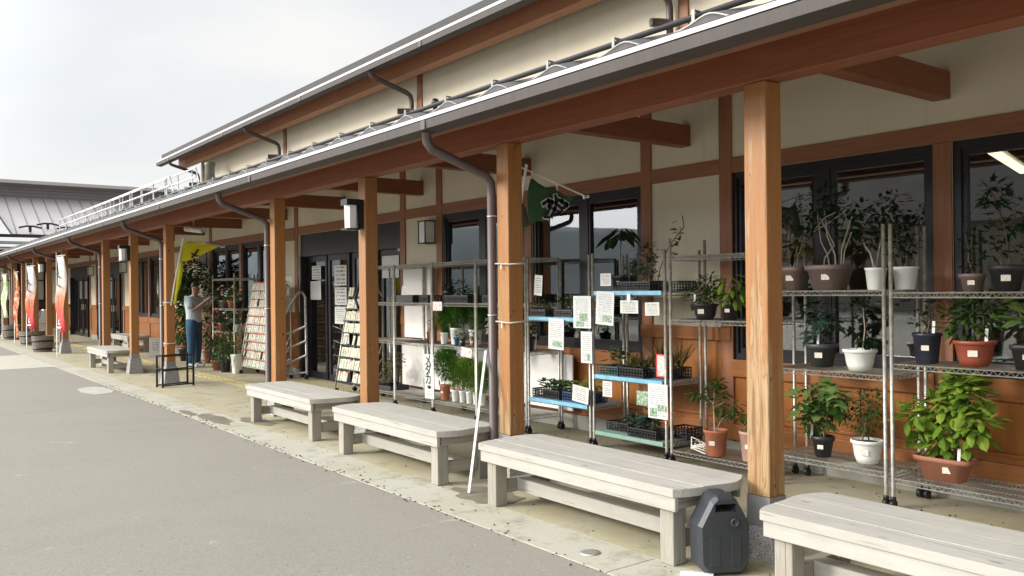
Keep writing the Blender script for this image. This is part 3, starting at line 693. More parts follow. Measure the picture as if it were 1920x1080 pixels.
for k, (dx, y, z) in enumerate(((.2,5.4,4.12),(-.15,6.1,4.28),(.2,6.8,4.12),(-.15,7.6,4.28))):
    t = thing('snow_stopper', 'black snow stopper %s on the far pale metal roof' % ['nearest the hip','second from the hip, set higher','third from the hip','farthest, set higher'][k], 'snow stopper', (FX+1.0+dx,y,z), 0, 'snow stoppers on the far roof')
    MB().prism([(-.03,0),(.03,0),(.03,.22),(-.03,.22)], -.05,.05).ob('foot', MAT['blackmetal'], t)
    b = MB(); b.beam((.02,-.42,.17),(.02,-.14,.24),.05,.07); b.beam((.02,-.14,.24),(.02,.14,.24),.05,.07); b.beam((.02,.14,.24),(.02,.42,.17),.05,.07); b.ob('bar', MAT['blackmetal'], t)

# ------------------------------------------------------------------ benches
def make_bench(L=1.95, W=.57, H=.43, lab='', seed=0):
    t = thing('bench', lab, 'bench', (0,0,0), 0, 'pale wooden benches along the kerb')
    r = random.Random(seed); seat = MB(); th = .047; cuts = [-W/2, -W/2+W*.3, -W/2+W*.64, W/2]
    def endx(y): q = (y+W/2)/W; return L/2 - .10 + .11*math.sin(q*PI*.9) + .015*math.sin(q*9+seed)
    for a, b in zip(cuts, cuts[1:]):
        ys = [a+.0007+(b-a-.0014)*k/4 for k in range(5)]
        poly = [(endx(y), y) for y in ys] + [(-endx(y+.04*0)+.02*math.sin(seed+y*8), y) for y in reversed(ys)]
        seat.prismz(poly, H-th, H + r.uniform(-.0015,.0015))
    seat.ob('seat', MAT['bench'], t, bevel=.002)
    lx, ly = L/2-.17, W/2-.09
    for sx_ in (-1,1):
        for sy_ in (-1,1):
            MB().box(sx_*lx-.05, sx_*lx+.05, sy_*ly-.05, sy_*ly+.05, 0, H-th-.001).ob('leg', MAT['benchleg'], t, bevel=.006)
    for sy_ in (-1,1):
        MB().box(-lx-.09, lx+.09, sy_*(ly+.0515), sy_*(ly+.0515)+sy_*.028, H-th-.078, H-th-.002).ob('apron', MAT['bench'], t, bevel=.004)
    for sx_ in (-1,1):
        MB().box(sx_*lx-.03, sx_*lx+.03, -ly+.051, ly-.051, .08, .17).ob('end_stretcher', MAT['benchy'], t, bevel=.004)
        MB().box(sx_*(lx+.055)-.015, sx_*(lx+.055)+.012, -ly-.03, ly+.03, H-th-.075, H-th-.003).ob('end_rail', MAT['benchy'], t, bevel=.003)
    MB().box(-lx+.031, lx-.031, -.05, .05, .085, .175).ob('stretcher', MAT['bench'], t, bevel=.005)
    return t
B0 = make_bench(1.97, .57, .43, 'long pale weathered bench in front of the black jerrycan', 1); B0.location = (-4.02,3.70,0)
dup(B0, (-1.65,3.70,0), 0, 'nearest pale wooden bench, cut off at the right edge, boards with visible seams')
dup(B0, (-6.45,3.73,0), PI, 'pale wooden bench with bulging ends behind the leaning white stick')
dup(B0, (-8.93,3.80,0), 0, 'cream wooden bench in front of the fourth post and downpipe')
dup(B0, (-18.42,3.88,0), PI, 'small far cream bench left of the black metal stand')
b2 = dup(B0, (-24.2,5.55,0), 0, 'brown bench against the wall behind the far posts')

# ------------------------------------------------------------------ wire racks
def shelf_mesh(w, dp):
    m = MB(); r = .0042; hd = .032
    def truss(a, b):
        a, b = Vector(a), Vector(b); m.tube([a, b], r, 4); m.tube([a-Vector((0,0,hd)), b-Vector((0,0,hd))], r, 4)
        n = max(2, int((b-a).length/.05)); 
        for k in range(n):
            p, q, mid = a.lerp(b,k/n), a.lerp(b,(k+1)/n), a.lerp(b,(k+.5)/n)-Vector((0,0,hd))
            m.tube([p, mid], r*.75, 3, False); m.tube([mid, q], r*.75, 3, False)
    truss((0,0,0),(w,0,0)); truss((0,dp,0),(w,dp,0)); truss((0,0,0),(0,dp,0)); truss((w,0,0),(w,dp,0))
    n = int(w/.024)
    for k in range(1, n): m.tube([(w*k/n,0,.002),(w*k/n,dp,.002)], .0024, 4, False)
    for y in (.33,.66): m.tube([(0,dp*y,-.004),(w,dp*y,-.004)], .0035, 4, False)
    return m
SHELF = {}
def rack(x0, w, zs, top, lab, y0=5.5, dp=.45, sheet=None):
    t = thing('wire_rack', lab, 'shelf rack', (x0,y0,0), 0, 'steel wire racks in front of the shop wall')
    key = (round(w,3), dp)
    if key not in SHELF: SHELF[key] = shelf_mesh(w, dp).mesh('shelf')
    me = SHELF[key]
    if not me.materials: me.materials.append(MAT['steel'])
    for z in zs:
        o = bpy.data.objects.new('shelf', me); C.objects.link(o); o.parent = t; o.location = (0,0,z)
    for x in (0,w):
        for y in (0,dp):
            u = MB(); u.tube([(x,y,.06),(x,y,top)], .0135, 10); z = .12
            while z < top: u.tube([(x,y,z),(x,y,z+.004)], .0146, 10); z += .102
            up = u.ob('upright', MAT['uprite'], t)
            MB().lathe([(.018,.055),(.02,.075),(.014,.085)], (x,y,0), 10).ob('collar', MAT['blackmetal'], up)
            MB().tube([(x-.014,y,.031),(x+.014,y,.031)], .031, 12).ob('caster', MAT['blackmetal'], up)
    return t
rack(-3.05,1.5,[.205,.975,1.455],1.92,'nearest wire rack, cut off at the right edge, holding the oblong terracotta planter')
rack(-4.01,.91,[.235,.89,1.47],1.92,'wire rack just right of the nearest post holding large pots')
rack(-5.03,.91,[.11,1.232,1.772],1.93,'wire rack just left of the nearest post with an empty top shelf')
rk_b = rack(-6.01,.92,[.155,.685,1.47],1.84,'wire rack with pale blue shelf sheets and hanging notices')
rk_c = rack(-7.01,.95,[.378,1.213],1.83,'wire rack with two pale blue shelf sheets right of the second post')
rack(-7.96,.91,[.17,.845,1.35,1.84],1.85,'wire rack mostly hidden behind the second post and downpipe')
rack(-8.90,.92,[.17,.845,1.35,1.84],1.85,'wire rack holding the feathery green plants in white pots')
rack(-9.84,.92,[.17,.845,1.35,1.84],1.85,'wire rack in front of the white foam boards')
rack(-10.78,.92,[.17,.845,1.35,1.84],1.85,'wire rack right of the third post with a bushy plant on its bottom shelf')
rack(-17.2,1.24,[.30,.75,1.20,1.78],1.87,'far wire rack of flowering plants beside the person')
def sheet(x0, x1, y0, y1, z, mat, lab):
    m = MB(); m.box(x0,x1,y0,y1,z,z+.006); m.box(x0,x1,y0-.006,y0-.0005,z-.03,z+.006)
    tag(m.ob('shelf_sheet', MAT[mat]), lab, 'sheet', 'sheets laid on the racks')
sheet(-5.98,-5.12,5.488,5.93,1.475,'bluesheet','pale blue sheet on the highest shelf under the big drooping leaves')
sheet(-5.98,-5.12,5.488,5.93,.69,'bluesheet','pale blue sheet on the middle shelf under the red bordered card')
sheet(-5.98,-5.12,5.488,5.93,.16,'greenboard','faded blue-green board on the bottom shelf under dark leafy plants')
sheet(-6.98,-6.09,5.488,5.93,1.218,'bluesheet','pale blue sheet on the upper shelf beside the second post')
sheet(-6.98,-6.09,5.488,5.93,.383,'bluesheet','pale blue sheet on the lower shelf under leafy seedlings')

# ------------------------------------------------------------------ baskets
def basket(x, y, z, w, d, h, mat, lab, rz=0, solid=False):
    m = MB()
    def wall(ax, L, off):
        def bx(a0,a1,z0,z1):
            t = .004
            if ax == 'x': m.box(a0,a1,off-t,off+t,z0,z1)
            else: m.box(off-t,off+t,a0,a1,z0,z1)
        bx(-L/2-.006,L/2+.006,h-.014,h); bx(-L/2,L/2,0,.012)
        if solid: bx(-L/2,L/2,.012,h-.014); return
        n = max(3,int(L/.034))
        for k in range(n+1): a = -L/2+L*k/n; bx(a-.0045,a+.0045,.012,h-.014)
        for zz in (.33,.66): bx(-L/2,L/2,h*zz-.0035,h*zz+.0035)
    wall('x',w,-d/2); wall('x',w,d/2); wall('y',d,-w/2); wall('y',d,w/2); m.box(-w/2,w/2,-d/2,d/2,0,.004)
    o = m.ob('basket', MAT[mat], loc=(x,y,z), rot=(0,0,rz)); return tag(o, lab, 'basket', 'plant baskets on the racks')
def seedlings(bx, by, bz, w, d, n, mat, lab, leafL=.06, hgt=.14, kind='oval', potm='black', seed=1):
    r = random.Random(seed); tpl = []
    for v in range(2):
        t = thing('seedling', lab, 'seedling', (0,0,-5), 0, lab)
        MB().lathe([(.026,0),(.035,.065),(.037,.065)], n=8).ob('pot', MAT[potm], t)
        f = MB()
        for k in range(12 if kind != 'grass' else 22):
            a = r.uniform(0,2*PI)
            if kind == 'grass': f.leaf((0,0,.06),(math.cos(a)*.6,math.sin(a)*.6,1),hgt*r.uniform(.6,1.3),.008,'oval')
            else:
                hh = r.uniform(.3,1)*hgt; f.leaf((math.cos(a)*.012,math.sin(a)*.012,.06+hh*.7),(math.cos(a),math.sin(a),r.uniform(-.2,.7)),leafL*r.uniform(.7,1.25),leafL*.45,kind)
        f.ob('foliage', MAT[mat], t)
        MB().tube([(0,0,.06),(.004,0,.06+hgt*.8)], .003, 5).ob('stem', MAT['greenstem'], t); tpl.append(t)
    for k in range(n):
        px = bx+(-.5+(k%max(1,(n+1)//2)+.5)/max(1,(n+1)//2))*(w-.05); py = by+(-.25 if k < (n+1)//2 else .25)*(d-.04)
        o = tpl[k] if k < 2 else dup(tpl[k%2], (0,0,0))
        o.location = (px+r.uniform(-.01,.01), py+r.uniform(-.01,.01), bz+.005); o.rotation_euler = (0,0,r.uniform(0,6))
        s = r.uniform(.85,1.2); o.scale = (s,s,s)
ZB = 1.482
basket(-5.52,5.62,ZB,.46,.2,.085,'black','black mesh basket at the front of the highest blue shelf')
seedlings(-5.52,5.66,ZB,.4,.2,6,'f_grey','grey-green sprig in the high black basket beside drooping leaves',.07,.26,seed=11)
basket(-5.22,5.80,ZB,.22,.24,.085,'black','small black mesh basket at the right end of the highest blue shelf')
basket(-5.83,5.64,.697,.27,.26,.085,'greencrate','dark green tray with a slotted front, left on the middle blue shelf',0)
seedlings(-5.83,5.66,.70,.25,.24,4,'f_mid','leafy seedling in the dark green tray',.075,.2,seed=12,potm='greencrate')
basket(-5.52,5.62,.697,.29,.22,.09,'black','black mesh basket in the middle of the middle blue shelf')
seedlings(-5.52,5.62,.70,.28,.2,6,'f_olive','thin olive seedling in the middle black basket',.09,.13,'grass',seed=13)
basket(-5.26,5.74,.697,.24,.28,.10,'black','black mesh basket of tall grass at the right end of the middle blue shelf')
seedlings(-5.26,5.74,.70,.22,.26,6,'f_olive','tall grassy seedling in the right black basket',.1,.26,'grass',seed=14)
basket(-5.80,5.74,.167,.28,.28,.085,'black','black mesh basket at the rear left of the bottom green board')
seedlings(-5.78,5.74,.17,.26,.24,4,'f_blue','small pale leafed seedling in the rear bottom basket',.06,.1,seed=15)
basket(-5.38,5.58,.167,.34,.17,.085,'black','black mesh basket at the front of the bottom green board')
seedlings(-5.42,5.60,.17,.36,.18,6,'f_blue','dark blue-green leafy plant in the front bottom basket',.1,.2,seed=16)
basket(-5.16,5.82,.167,.2,.2,.1,'black','black mesh basket at the rear right of the bottom green board')
ZC = 1.226
basket(-6.87,5.62,ZC,.25,.22,.075,'dkgrey','dark grey mesh basket left on the upper blue shelf by the second post')
seedlings(-6.87,5.62,ZC,.24,.2,4,'f_mid','small green seedling in the left grey basket',.055,.12,seed=17)
basket(-6.46,5.62,ZC,.26,.22,.075,'dkgrey','dark grey mesh basket behind the tall hanging notice')
seedlings(-6.5,5.62,ZC,.3,.2,5,'f_dark','dark seedling in the grey basket behind the notice',.06,.16,seed=18)
basket(-6.77,5.66,.391,.42,.26,.09,'black','black mesh basket of leafy seedlings on the lower blue shelf')
seedlings(-6.75,5.68,.39,.42,.24,8,'f_mid','bright leafy seedling in the black basket on the lower blue shelf',.085,.14,seed=19)
basket(-6.32,5.66,.391,.36,.26,.095,'bluecrate','dark blue mesh basket behind the tilted notice')
seedlings(-6.32,5.68,.39,.36,.24,6,'f_yellow','yellow-green leafy seedling in the dark blue basket',.085,.17,seed=20)
basket(-9.62,5.66,1.356,.46,.3,.095,'black','flat black tray with solid sides on the shelf by the foam boards',0,True)
basket(-9.12,5.66,1.356,.2,.3,.09,'black','small black mesh basket beside the flat black tray')
basket(-8.40,5.66,1.356,.5,.3,.09,'black','black mesh basket on the shelf over the feathery plants')
seedlings(-8.45,5.68,1.356,.42,.24,6,'f_dark','small dark seedling in the basket over the feathery plants',.05,.12,seed=21)
basket(-7.7,5.66,1.356,.3,.3,.09,'black','black mesh basket beside the downpipe')
basket(-10.25,5.68,.176,.42,.28,.06,'black','low black tray under the bushy plant beside the third post',0,True)

# ------------------------------------------------------------------ potted plants
LABR = math.radians(28)
def pot_prof(kind, R, h):
    if kind == 'bowl': return [(R*.62,0),(R*.78,h*.3),(R*.9,h*.82),(R*.93,h*.84),(R*1.0,h*.86),(R*1.02,h*.97),(R*.98,h),(R*.9,h),(R*.87,h*.9)]
    if kind == 'tall': return [(R*.7,0),(R*.74,h*.02),(R*.93,h*.88),(R*1.0,h*.9),(R*1.0,h),(R*.93,h),(R*.9,h*.9)]
    return [(R*.66,0),(R*.9,h*.78),(R*1.0,h*.8),(R*1.03,h*.99),(R*.97,h),(R*.92,h),(R*.9,h*.88)]
def foliage(m, r, c, rad, n, L, W, kind, droop=0.0, shell=.55, ldir=None):
    for _ in range(n):
        while True:
            v = Vector((r.uniform(-1,1), r.uniform(-1,1), r.uniform(-1,1)))
            if .05 < v.length < 1 and r.random() < shell + (1-shell)*v.length: break
        p = Vector(c) + Vector((v.x*rad[0], v.y*rad[1], v.z*rad[2]))
        d = Vector((v.x+r.uniform(-.6,.6), v.y+r.uniform(-.6,.6), v.z*.6+r.uniform(-.4,.5)-droop))
        q_ = r.uniform(.5,1.35); m.leaf(p, d, L*q_, W*q_*r.uniform(.75,1.15), kind)
def plant(x, y, z, R, h, pk, pm, lab, clumps, fm, leaf=(.07,.035,'oval',0), n=120, stems=None, sm='stem', seed=1, plabel=True, ptag=None, sx=1, sy=1, sq=0, group=None, name='potted_plant', extra=None, cat='potted plant', nseg=22):
    r = random.Random(seed); t = thing(name, lab, cat, (x,y,z), 0, group)
    pr = pot_prof(pk, R, h); MB().lathe(pr, n=nseg, sx=sx, sy=sy, sq=sq).ob('pot', MAT[pm], t)
    MB().lathe([(R*.9,h*.89),(R*.5,h*.92),(0,h*.93)], n=14, sx=sx, sy=sy, sq=sq).ob('soil', MAT['soil'], t)
    f = MB(); tot = sum(c[3] if len(c) > 3 else 1 for c in clumps)
    s = MB()
    for c in clumps:
        w = c[3] if len(c) > 3 else 1
        foliage(f, r, c[0], c[1], int(n*w/tot), leaf[0], leaf[1], leaf[2], leaf[3])
        if stems is None:
            b = Vector((r.uniform(-.3,.3)*R, r.uniform(-.3,.3)*R, h*.9)); e = Vector(c[0]); mid = b.lerp(e,.5)+Vector((r.uniform(-.02,.02),r.uniform(-.02,.02),0))
            s.tube([b, mid, e], [.006,.005,.003], 6)
            for _ in range(5): q = e+Vector((r.uniform(-.8,.8)*c[1][0], r.uniform(-.8,.8)*c[1][1], r.uniform(-.6,.8)*c[1][2])); s.tube([mid.lerp(e,r.uniform(.2,1)), q], [.003,.0015], 4)
    for st in (stems or []): s.tube(st[0], st[1], 6)
    if f.v: f.ob('foliage', MAT[fm], t)
    if s.v: s.ob('stem', MAT[sm], t)
    if plabel:
        a = -PI/2 + .32; rr = R*.86*max(sx if abs(math.cos(a))>.7 else sy, sy if sq else sx)+.004
        px, py = math.cos(a)*R*.86*sx, math.sin(a)*R*.86*sy
        sz = min(.055, R*.5)
        MB().obox((px*1.03, py*1.03, h*.52), (sz,.003,sz*.72), (0.06,0,a+PI/2)).ob('price_label', MAT['label'], t)
    if ptag:
        MB().obox((ptag[0],ptag[1],h+.03), (.018,.003,.1), (0,.05,.3)).ob('plant_tag', MAT['tagw'], t)
    if extra: extra(t, r)
    return t
def V(*a): return Vector(a)
# right hand racks -- top shelves
plant(-2.60,5.68,1.455,.081,.12,'std','brown','small brown bowl pot on the top shelf right of the second window stud',[((-.02,0,.30),(.06,.06,.2))],'f_dark',(.035,.02,'oval',0),60,seed=31)
plant(-2.39,5.68,1.455,.105,.17,'std','black','black pot on the top shelf with a tall dark maple-like plant',[((-.05,0,.33),(.14,.12,.12)),((.06,0,.50),(.14,.12,.14)),((-.08,.02,.62),(.08,.1,.1),.7),((.2,0,.40),(.12,.1,.14))],'f_dark',(.06,.03,'maple',.1),230,seed=32)
plant(-2.21,5.74,1.455,.075,.16,'tall','lilac','lilac-white pot at the right edge of the top shelf',[((.05,0,.35),(.12,.1,.14))],'f_dark',(.05,.03,'oval',0),80,seed=33)
def trunks(lst): return [([V(*p) for p in pts], r) for pts, r in lst]
plant(-3.93,5.68,1.475,.118,.18,'std','brown','brown square pot with thin stems and big dull leaves beside the nearest post',[((-.03,0,.42),(.12,.1,.13)),((.06,0,.36),(.08,.08,.08))],'f_olive',(.11,.075,'oval',.3),34,
      trunks([([(-.02,0,.17),(-.05,0,.3),(-.03,0,.5)],.004),([(0,0,.17),(.02,.01,.3),(.06,.02,.42)],.004),([(.02,0,.17),(.05,0,.28),(.1,0,.4)],.004)]),'palestem',seed=34,sq=4)
plant(-3.62,5.68,1.475,.15,.185,'std','brown','widest brown square pot on the top shelf with bare twisting pale stems',[((-.12,0,.62),(.13,.1,.13)),((-.02,.03,.68),(.14,.1,.12)),((.2,0,.58),(.14,.1,.07)),((-.14,0,.5),(.07,.06,.07),.5),((.1,.05,.45),(.12,.08,.1),.6)],'f_dark',(.06,.03,'oval',.2),260,
      trunks([([(-.05,0,.17),(-.04,0,.24),(.04,0,.33),(-.03,.02,.44),(-.09,0,.56)],.005),([(0,0,.17),(-.02,0,.27),(-.07,0,.36),(-.1,0,.58)],.005),([(.05,0,.17),(.045,0,.26),(-.03,.02,.40),(-.05,.02,.6)],.006),([(.09,0,.17),(.1,0,.3),(.17,0,.5),(.2,0,.56)],.005),([(.11,0,.17),(.12,0,.28),(.18,0,.42)],.004),([(-.12,0,.46),(-.02,-.02,.54),(.16,-.02,.6)],.004),([(-.13,0,.44),(0,0,.5),(.14,0,.58)],.004)]),'palestem',seed=35,sq=4)
plant(-3.23,5.63,1.475,.075,.155,'tall','white','white pot on the top shelf with a bent pale trunk, left of the twin uprights',[((-.06,.1,.40),(.1,.1,.1)),((.03,.1,.48),(.1,.1,.1))],'f_dark',(.05,.025,'oval',.1),110,
      trunks([([(-.01,0,.15),(-.04,0,.26),(-.09,.02,.31),(-.11,.02,.36)],[.008,.007,.006,.004]),([(.0,0,.15),(.0,.05,.3),(.02,.1,.45)],.004)]),'palestem',seed=36,plabel=False)
plant(-3.12,5.82,1.475,.09,.16,'tall','white','white pot on the top shelf behind the twin uprights',[((-.02,0,.33),(.11,.08,.12))],'f_dark',(.045,.03,'oval',.1),80,seed=37,plabel=False)
# middle shelves
def bigleaves(t, r): pass
plant(-2.90,5.68,.98,.093,.205,'tall','navy','tall navy-black pot on the middle shelf with a sparse plant',[((-.02,0,.30),(.08,.07,.08)),((.02,0,.38),(.06,.06,.06))],'f_dark',(.04,.022,'oval',0),55,seed=38,ptag=(.06,-.03))
plant(-2.60,5.70,.98,.128,.165,'bowl','redbrown','red-brown ribbed pot with a dense bushy plant on the middle shelf',[((-.05,0,.30),(.17,.14,.13)),((.06,0,.36),(.15,.13,.12))],'f_mid',(.075,.03,'oval',.1),300,seed=39,ptag=(.1,-.06))
plant(-2.27,5.66,.98,.085,.155,'std','black','black square pot at the right edge of the middle shelf with very large leaves',[],'f_dark',(.2,.13,'oval',.2),0,trunks([([(0,0,.14),(-.02,0,.3),(-.06,0,.4)],.006)]),'greenstem',seed=40,sq=4,
      extra=lambda t, r: [MB().leaf((0,0,.3),(-.9,-.3,.25),.2,.13).leaf((0,0,.34),(-.5,.2,.5),.2,.13).leaf((0,0,.3),(.3,-.6,.2),.22,.15).leaf((0,0,.36),(.8,0,.3),.2,.13).leaf((0,0,.33),(-.7,-.6,-.3),.16,.11).ob('foliage', MAT['f_ivy'], t)])
plant(-3.77,5.80,.895,.118,.175,'std','dkgrey','dark grey banded pot on the middle shelf with hanging ivy-like leaves',[((-.08,0,.26),(.11,.1,.1)),((-.02,0,.42),(.11,.1,.12)),((.05,0,.34),(.09,.08,.08))],'f_blue',(.075,.05,'maple',.35),120,seed=41,ptag=(0,-.05))
plant(-3.40,5.70,.895,.118,.155,'bowl','white','round white ribbed pot on the middle shelf with one thin bare stem',[((-.03,.08,.46),(.13,.1,.1)),((.06,0,.2),(.07,.05,.03),.3)],'f_dark',(.045,.025,'oval',.1),80,
      trunks([([(.02,0,.14),(.03,.02,.3),(0,.05,.45)],.004)]),'palestem',seed=42,plabel=False)
# lower shelves
def gravel(t, r):
    m = MB()
    for _ in range(60): m.lathe([(.0,0),(.006,.004),(0,.008)], (r.uniform(-.17,.17), r.uniform(-.07,.07), .138), 5)
    m.ob('gravel', MAT['pink'], t)
plant(-2.80,5.70,.21,.155,.155,'std','terra2','oblong ribbed terracotta planter of bright lime-green leaves',[((-.16,0,.42),(.15,.12,.14),1.2),((.02,0,.46),(.17,.13,.15),1.3),((.14,0,.56),(.13,.12,.12)),((.19,0,.40),(.13,.1,.1)),((.0,.02,.27),(.17,.1,.09),.9),((.1,0,.66),(.06,.06,.05),.4)],'f_lime',(.1,.055,'oval',.22),520,None,'greenstem',seed=43,sx=1.22,sy=.62,sq=5,ptag=(.13,-.08),extra=gravel)
plant(-3.68,5.66,.24,.084,.155,'std','black','black pot on the bottom shelf with large maple-shaped leaves',[((-.1,-.03,.40),(.13,.1,.12)),((.02,-.02,.46),(.14,.1,.1)),((.0,-.03,.28),(.09,.08,.12),.8),((.12,-.02,.44),(.08,.08,.08),.6)],'f_ivy',(.115,.09,'maple',.45),120,None,'greenstem',seed=44,ptag=(-.06,-.05))
plant(-3.35,5.70,.24,.113,.165,'bowl','white','round white pot on the bottom shelf with a small leafed bush',[((-.03,0,.30),(.13,.11,.1)),((.03,0,.42),(.11,.1,.11))],'f_mid',(.038,.018,'oval',.1),380,seed=45)
plant(-1.98,5.70,.21,.12,.18,'bowl','black','black pot at the right edge of the bottom shelf with fine hanging foliage',[((-.1,0,.38),(.16,.13,.18))],'f_mid',(.05,.015,'oval',.3),220,seed=46)
# left of the nearest post
plant(-4.75,5.62,1.238,.108,.13,'bowl','black','wide black bowl pot with a dark bushy plant left of the nearest post',[((-.05,0,.20),(.15,.1,.09)),((.06,0,.27),(.12,.1,.11))],'f_mid',(.055,.02,'oval',.1),330,seed=47,ptag=(-.07,-.05))
plant(-4.49,5.62,1.238,.078,.15,'std','black','black pot with pale drooping leaves touching the nearest post',[((.0,0,.28),(.12,.1,.11)),((.06,-.03,.2),(.09,.06,.07))],'f_yellow',(.1,.036,'oval',.75),95,seed=48)
plant(-4.36,5.80,1.238,.07,.14,'std','black','black pot hidden behind the pale leafed plant at the nearest post',[((0,0,.22),(.09,.08,.09))],'f_mid',(.06,.03,'oval',.2),60,seed=49,plabel=False)
plant(-4.62,5.58,.118,.1,.215,'tall','terra','terracotta pot on the bottom shelf with a spreading small tree',[((-.16,0,.50),(.12,.09,.045)),((.0,0,.52),(.12,.1,.05)),((.1,0,.42),(.12,.1,.05)),((.2,0,.36),(.1,.08,.05)),((.02,0,.6),(.05,.05,.03),.4)],'f_mid',(.06,.022,'oval',.25),260,
      trunks([([(-.01,0,.2),(-.02,0,.42),(.0,0,.62)],[.008,.006,.003]),([(0,0,.2),(.06,0,.3),(.18,0,.38)],.003),([(-.02,0,.42),(-.12,0,.5)],.003),([(-.01,0,.4),(.1,0,.45)],.003)]),'palestem',seed=50)
plant(-4.29,5.62,.118,.1,.24,'tall','pink','faded pinkish pot on the bottom shelf half hidden by the nearest post',[((.06,0,.36),(.12,.1,.1))],'f_mid',(.06,.025,'oval',.2),90,seed=51)
def droop(t, r):
    f = MB()
    for k in range(15):
        a = 2*PI*k/15+r.uniform(-.2,.2); d = r.uniform(.03,.16); zz = .60-d*.55+r.uniform(-.03,.05)
        f.leaf((math.cos(a)*d,math.sin(a)*d*.8,zz),(math.cos(a),math.sin(a),-.75+r.uniform(-.3,.35)),.19,.085)
    f.ob('foliage', MAT['f_dark'], t)
plant(-5.92,5.80,1.482,.09,.15,'std','black','square black pot on the high blue shelf with long drooping umbrella leaves',[],'f_dark',(.2,.08,'oval',.6),0,
      trunks([([(-.01,0,.14),(-.02,0,.35),(.0,0,.6)],.005)]+[([(0,0,.58),(math.cos(a)*.14,math.sin(a)*.12,.56)],.003) for a in (0,1,2,3,4,5)]),'stem',seed=52,sq=4,extra=droop)
def sprig(t, r):
    f = MB()
    for k in range(30):
        q = r.random(); p = V(.02,0,.1).lerp(V(.34,0,.62), .35+.65*q); 
        f.leaf(p+V(r.uniform(-.04,.04)-.03*(q>.6),r.uniform(-.03,.03),r.uniform(-.03,.06)),(r.uniform(-1,1),r.uniform(-1,1),r.uniform(-.3,.6)),.06,.028)
    f.ob('foliage', MAT['f_olive'], t)
plant(-5.40,5.74,1.482,.05,.09,'std','black','small black pot in the high black basket with one long arching sprig',[],'f_olive',(.06,.03,'oval',0),0,trunks([([(0,0,.08),(.03,0,.2),(.14,0,.4),(.32,0,.56),(.30,0,.66)],.0045)]),'stem',seed=53,extra=sprig,plabel=False)
plant(-5.55,5.76,1.482,.06,.09,'std','black','small black pot in the high black basket with an upright grey-green shrub',[((0,0,.26),(.06,.06,.14)),((.05,0,.36),(.05,.05,.08))],'f_olive',(.05,.022,'oval',.1),140,seed=54,plabel=False)
# beyond the second post
KO = 'feathery green plants in white pots'
plant(-9.10,5.62,.853,.064,.19,'tall','terra2','brown pot with a red tag on the shelf in front of the foam boards',[((.0,0,.24),(.05,.05,.05))],'f_dark',(.04,.02,'oval',0),30,seed=55,plabel=False)
def koch(x, y, z, R, h, lab, fc, fr, mat='f_kochia', pm='white', n=1500, seed=1, L=.055, tagm=True):
    return plant(x,y,z,R,h,'tall',pm,lab,[(fc,fr)],mat,(L,.011,'needle',-.25),int(n*1.5),None,'greenstem',seed=seed,plabel=(pm!='white'),group=None,nseg=16,
                 extra=(lambda t, r: MB().obox((-R*.4,-R*.9,h+.03),(.02,.003,.05),(0,.1,.2)).ob('plant_tag', MAT['redcard'], t)) if tagm else None)
koch(-8.80,5.60,.853,.05,.14,'small white pot with a red tag beside the big feathery plant on the middle shelf',(-.02,.02,.26),(.11,.1,.14),seed=56,n=900)
koch(-8.62,5.66,.853,.08,.2,'larger white pot of tall feathery green foliage on the middle shelf',(.0,0,.38),(.17,.14,.2),seed=57,n=2200)
koch(-8.42,5.80,.853,.085,.18,'pale grey pot of dark feathery foliage at the back of the middle shelf',(.02,0,.36),(.17,.13,.19),seed=58,n=2000,tagm=False)
plant(-8.46,5.56,.853,.034,.1,'std','bluepot','tiny blue pot on the middle shelf among the feathery plants',[((0,0,.12),(.04,.04,.04))],'f_dark',(.03,.015,'oval',0),40,seed=59,plabel=False)
plant(-8.32,5.55,.853,.04,.1,'std','dkgrey','tiny grey pot with a white label on the middle shelf',[((0,0,.14),(.06,.05,.05))],'f_var',(.035,.02,'oval',0),50,seed=60,plabel=True)
plant(-8.10,5.56,.853,.042,.11,'std','terra2','tiny brown pot with a white label at the end of the middle shelf',[((0,0,.15),(.06,.05,.06))],'f_mid',(.035,.02,'oval',0),60,seed=61,plabel=True)
plant(-7.72,5.62,.853,.07,.14,'std','navy','dark pot with white-edged leaves just left of the downpipe',[((-.02,0,.28),(.1,.08,.14))],'f_var',(.09,.045,'oval',.2),60,seed=62,plabel=False)
koch(-8.79,5.60,.178,.07,.18,'terracotta pot of tall feathery foliage on the bottom shelf',(.05,0,.44),(.19,.15,.21),'f_kochia','terra',2300,63)
for k, (x, s, tw) in enumerate(((-8.56,.052,.33),(-8.42,.046,.33),(-8.29,.046,.36),(-8.17,.042,.3),(-8.05,.04,.3))):
    koch(x,5.60+.01*k,.178,s,.14,['first white pot of light feathery foliage, next to the terracotta pot','second white pot of light feathery foliage from the terracotta pot, with a red tag','middle white pot in the row of five feathery plants','fourth white pot of light feathery foliage from the terracotta pot','last and smallest white pot of light feathery foliage, by the white stick'][k],(0,0,tw),(.09,.08,.19),'f_kochia2','white',1000,64+k,.05,k<2)
plant(-8.78,5.66,1.358,.075,.14,'std','black','black pot with a small drooping plant on the shelf above the feathery foliage',[((.0,0,.20),(.08,.07,.07))],'f_dark',(.06,.025,'oval',.3),70,seed=70,plabel=False)
plant(-7.12,5.60,.853,.07,.15,'std','black','black pot with a white label showing between the second post and the blue shelves',[((0,0,.26),(.1,.1,.12))],'f_dark',(.05,.025,'oval',0),110,seed=71)
plant(-6.86,5.72,.853,.055,.16,'tall','white','pale pot of a grey-green conifer seen under the upper blue shelf',[((0,0,.26),(.08,.08,.13))],'f_grey',(.03,.007,'needle',0),700,seed=72,plabel=False) if False else None
plant(-7.30,5.78,.853,.055,.16,'tall','white','pale pot of a grey-green conifer seen under the upper blue shelf',[((0,0,.26),(.09,.08,.13))],'f_grey',(.03,.007,'needle',0),900,seed=72,plabel=False)
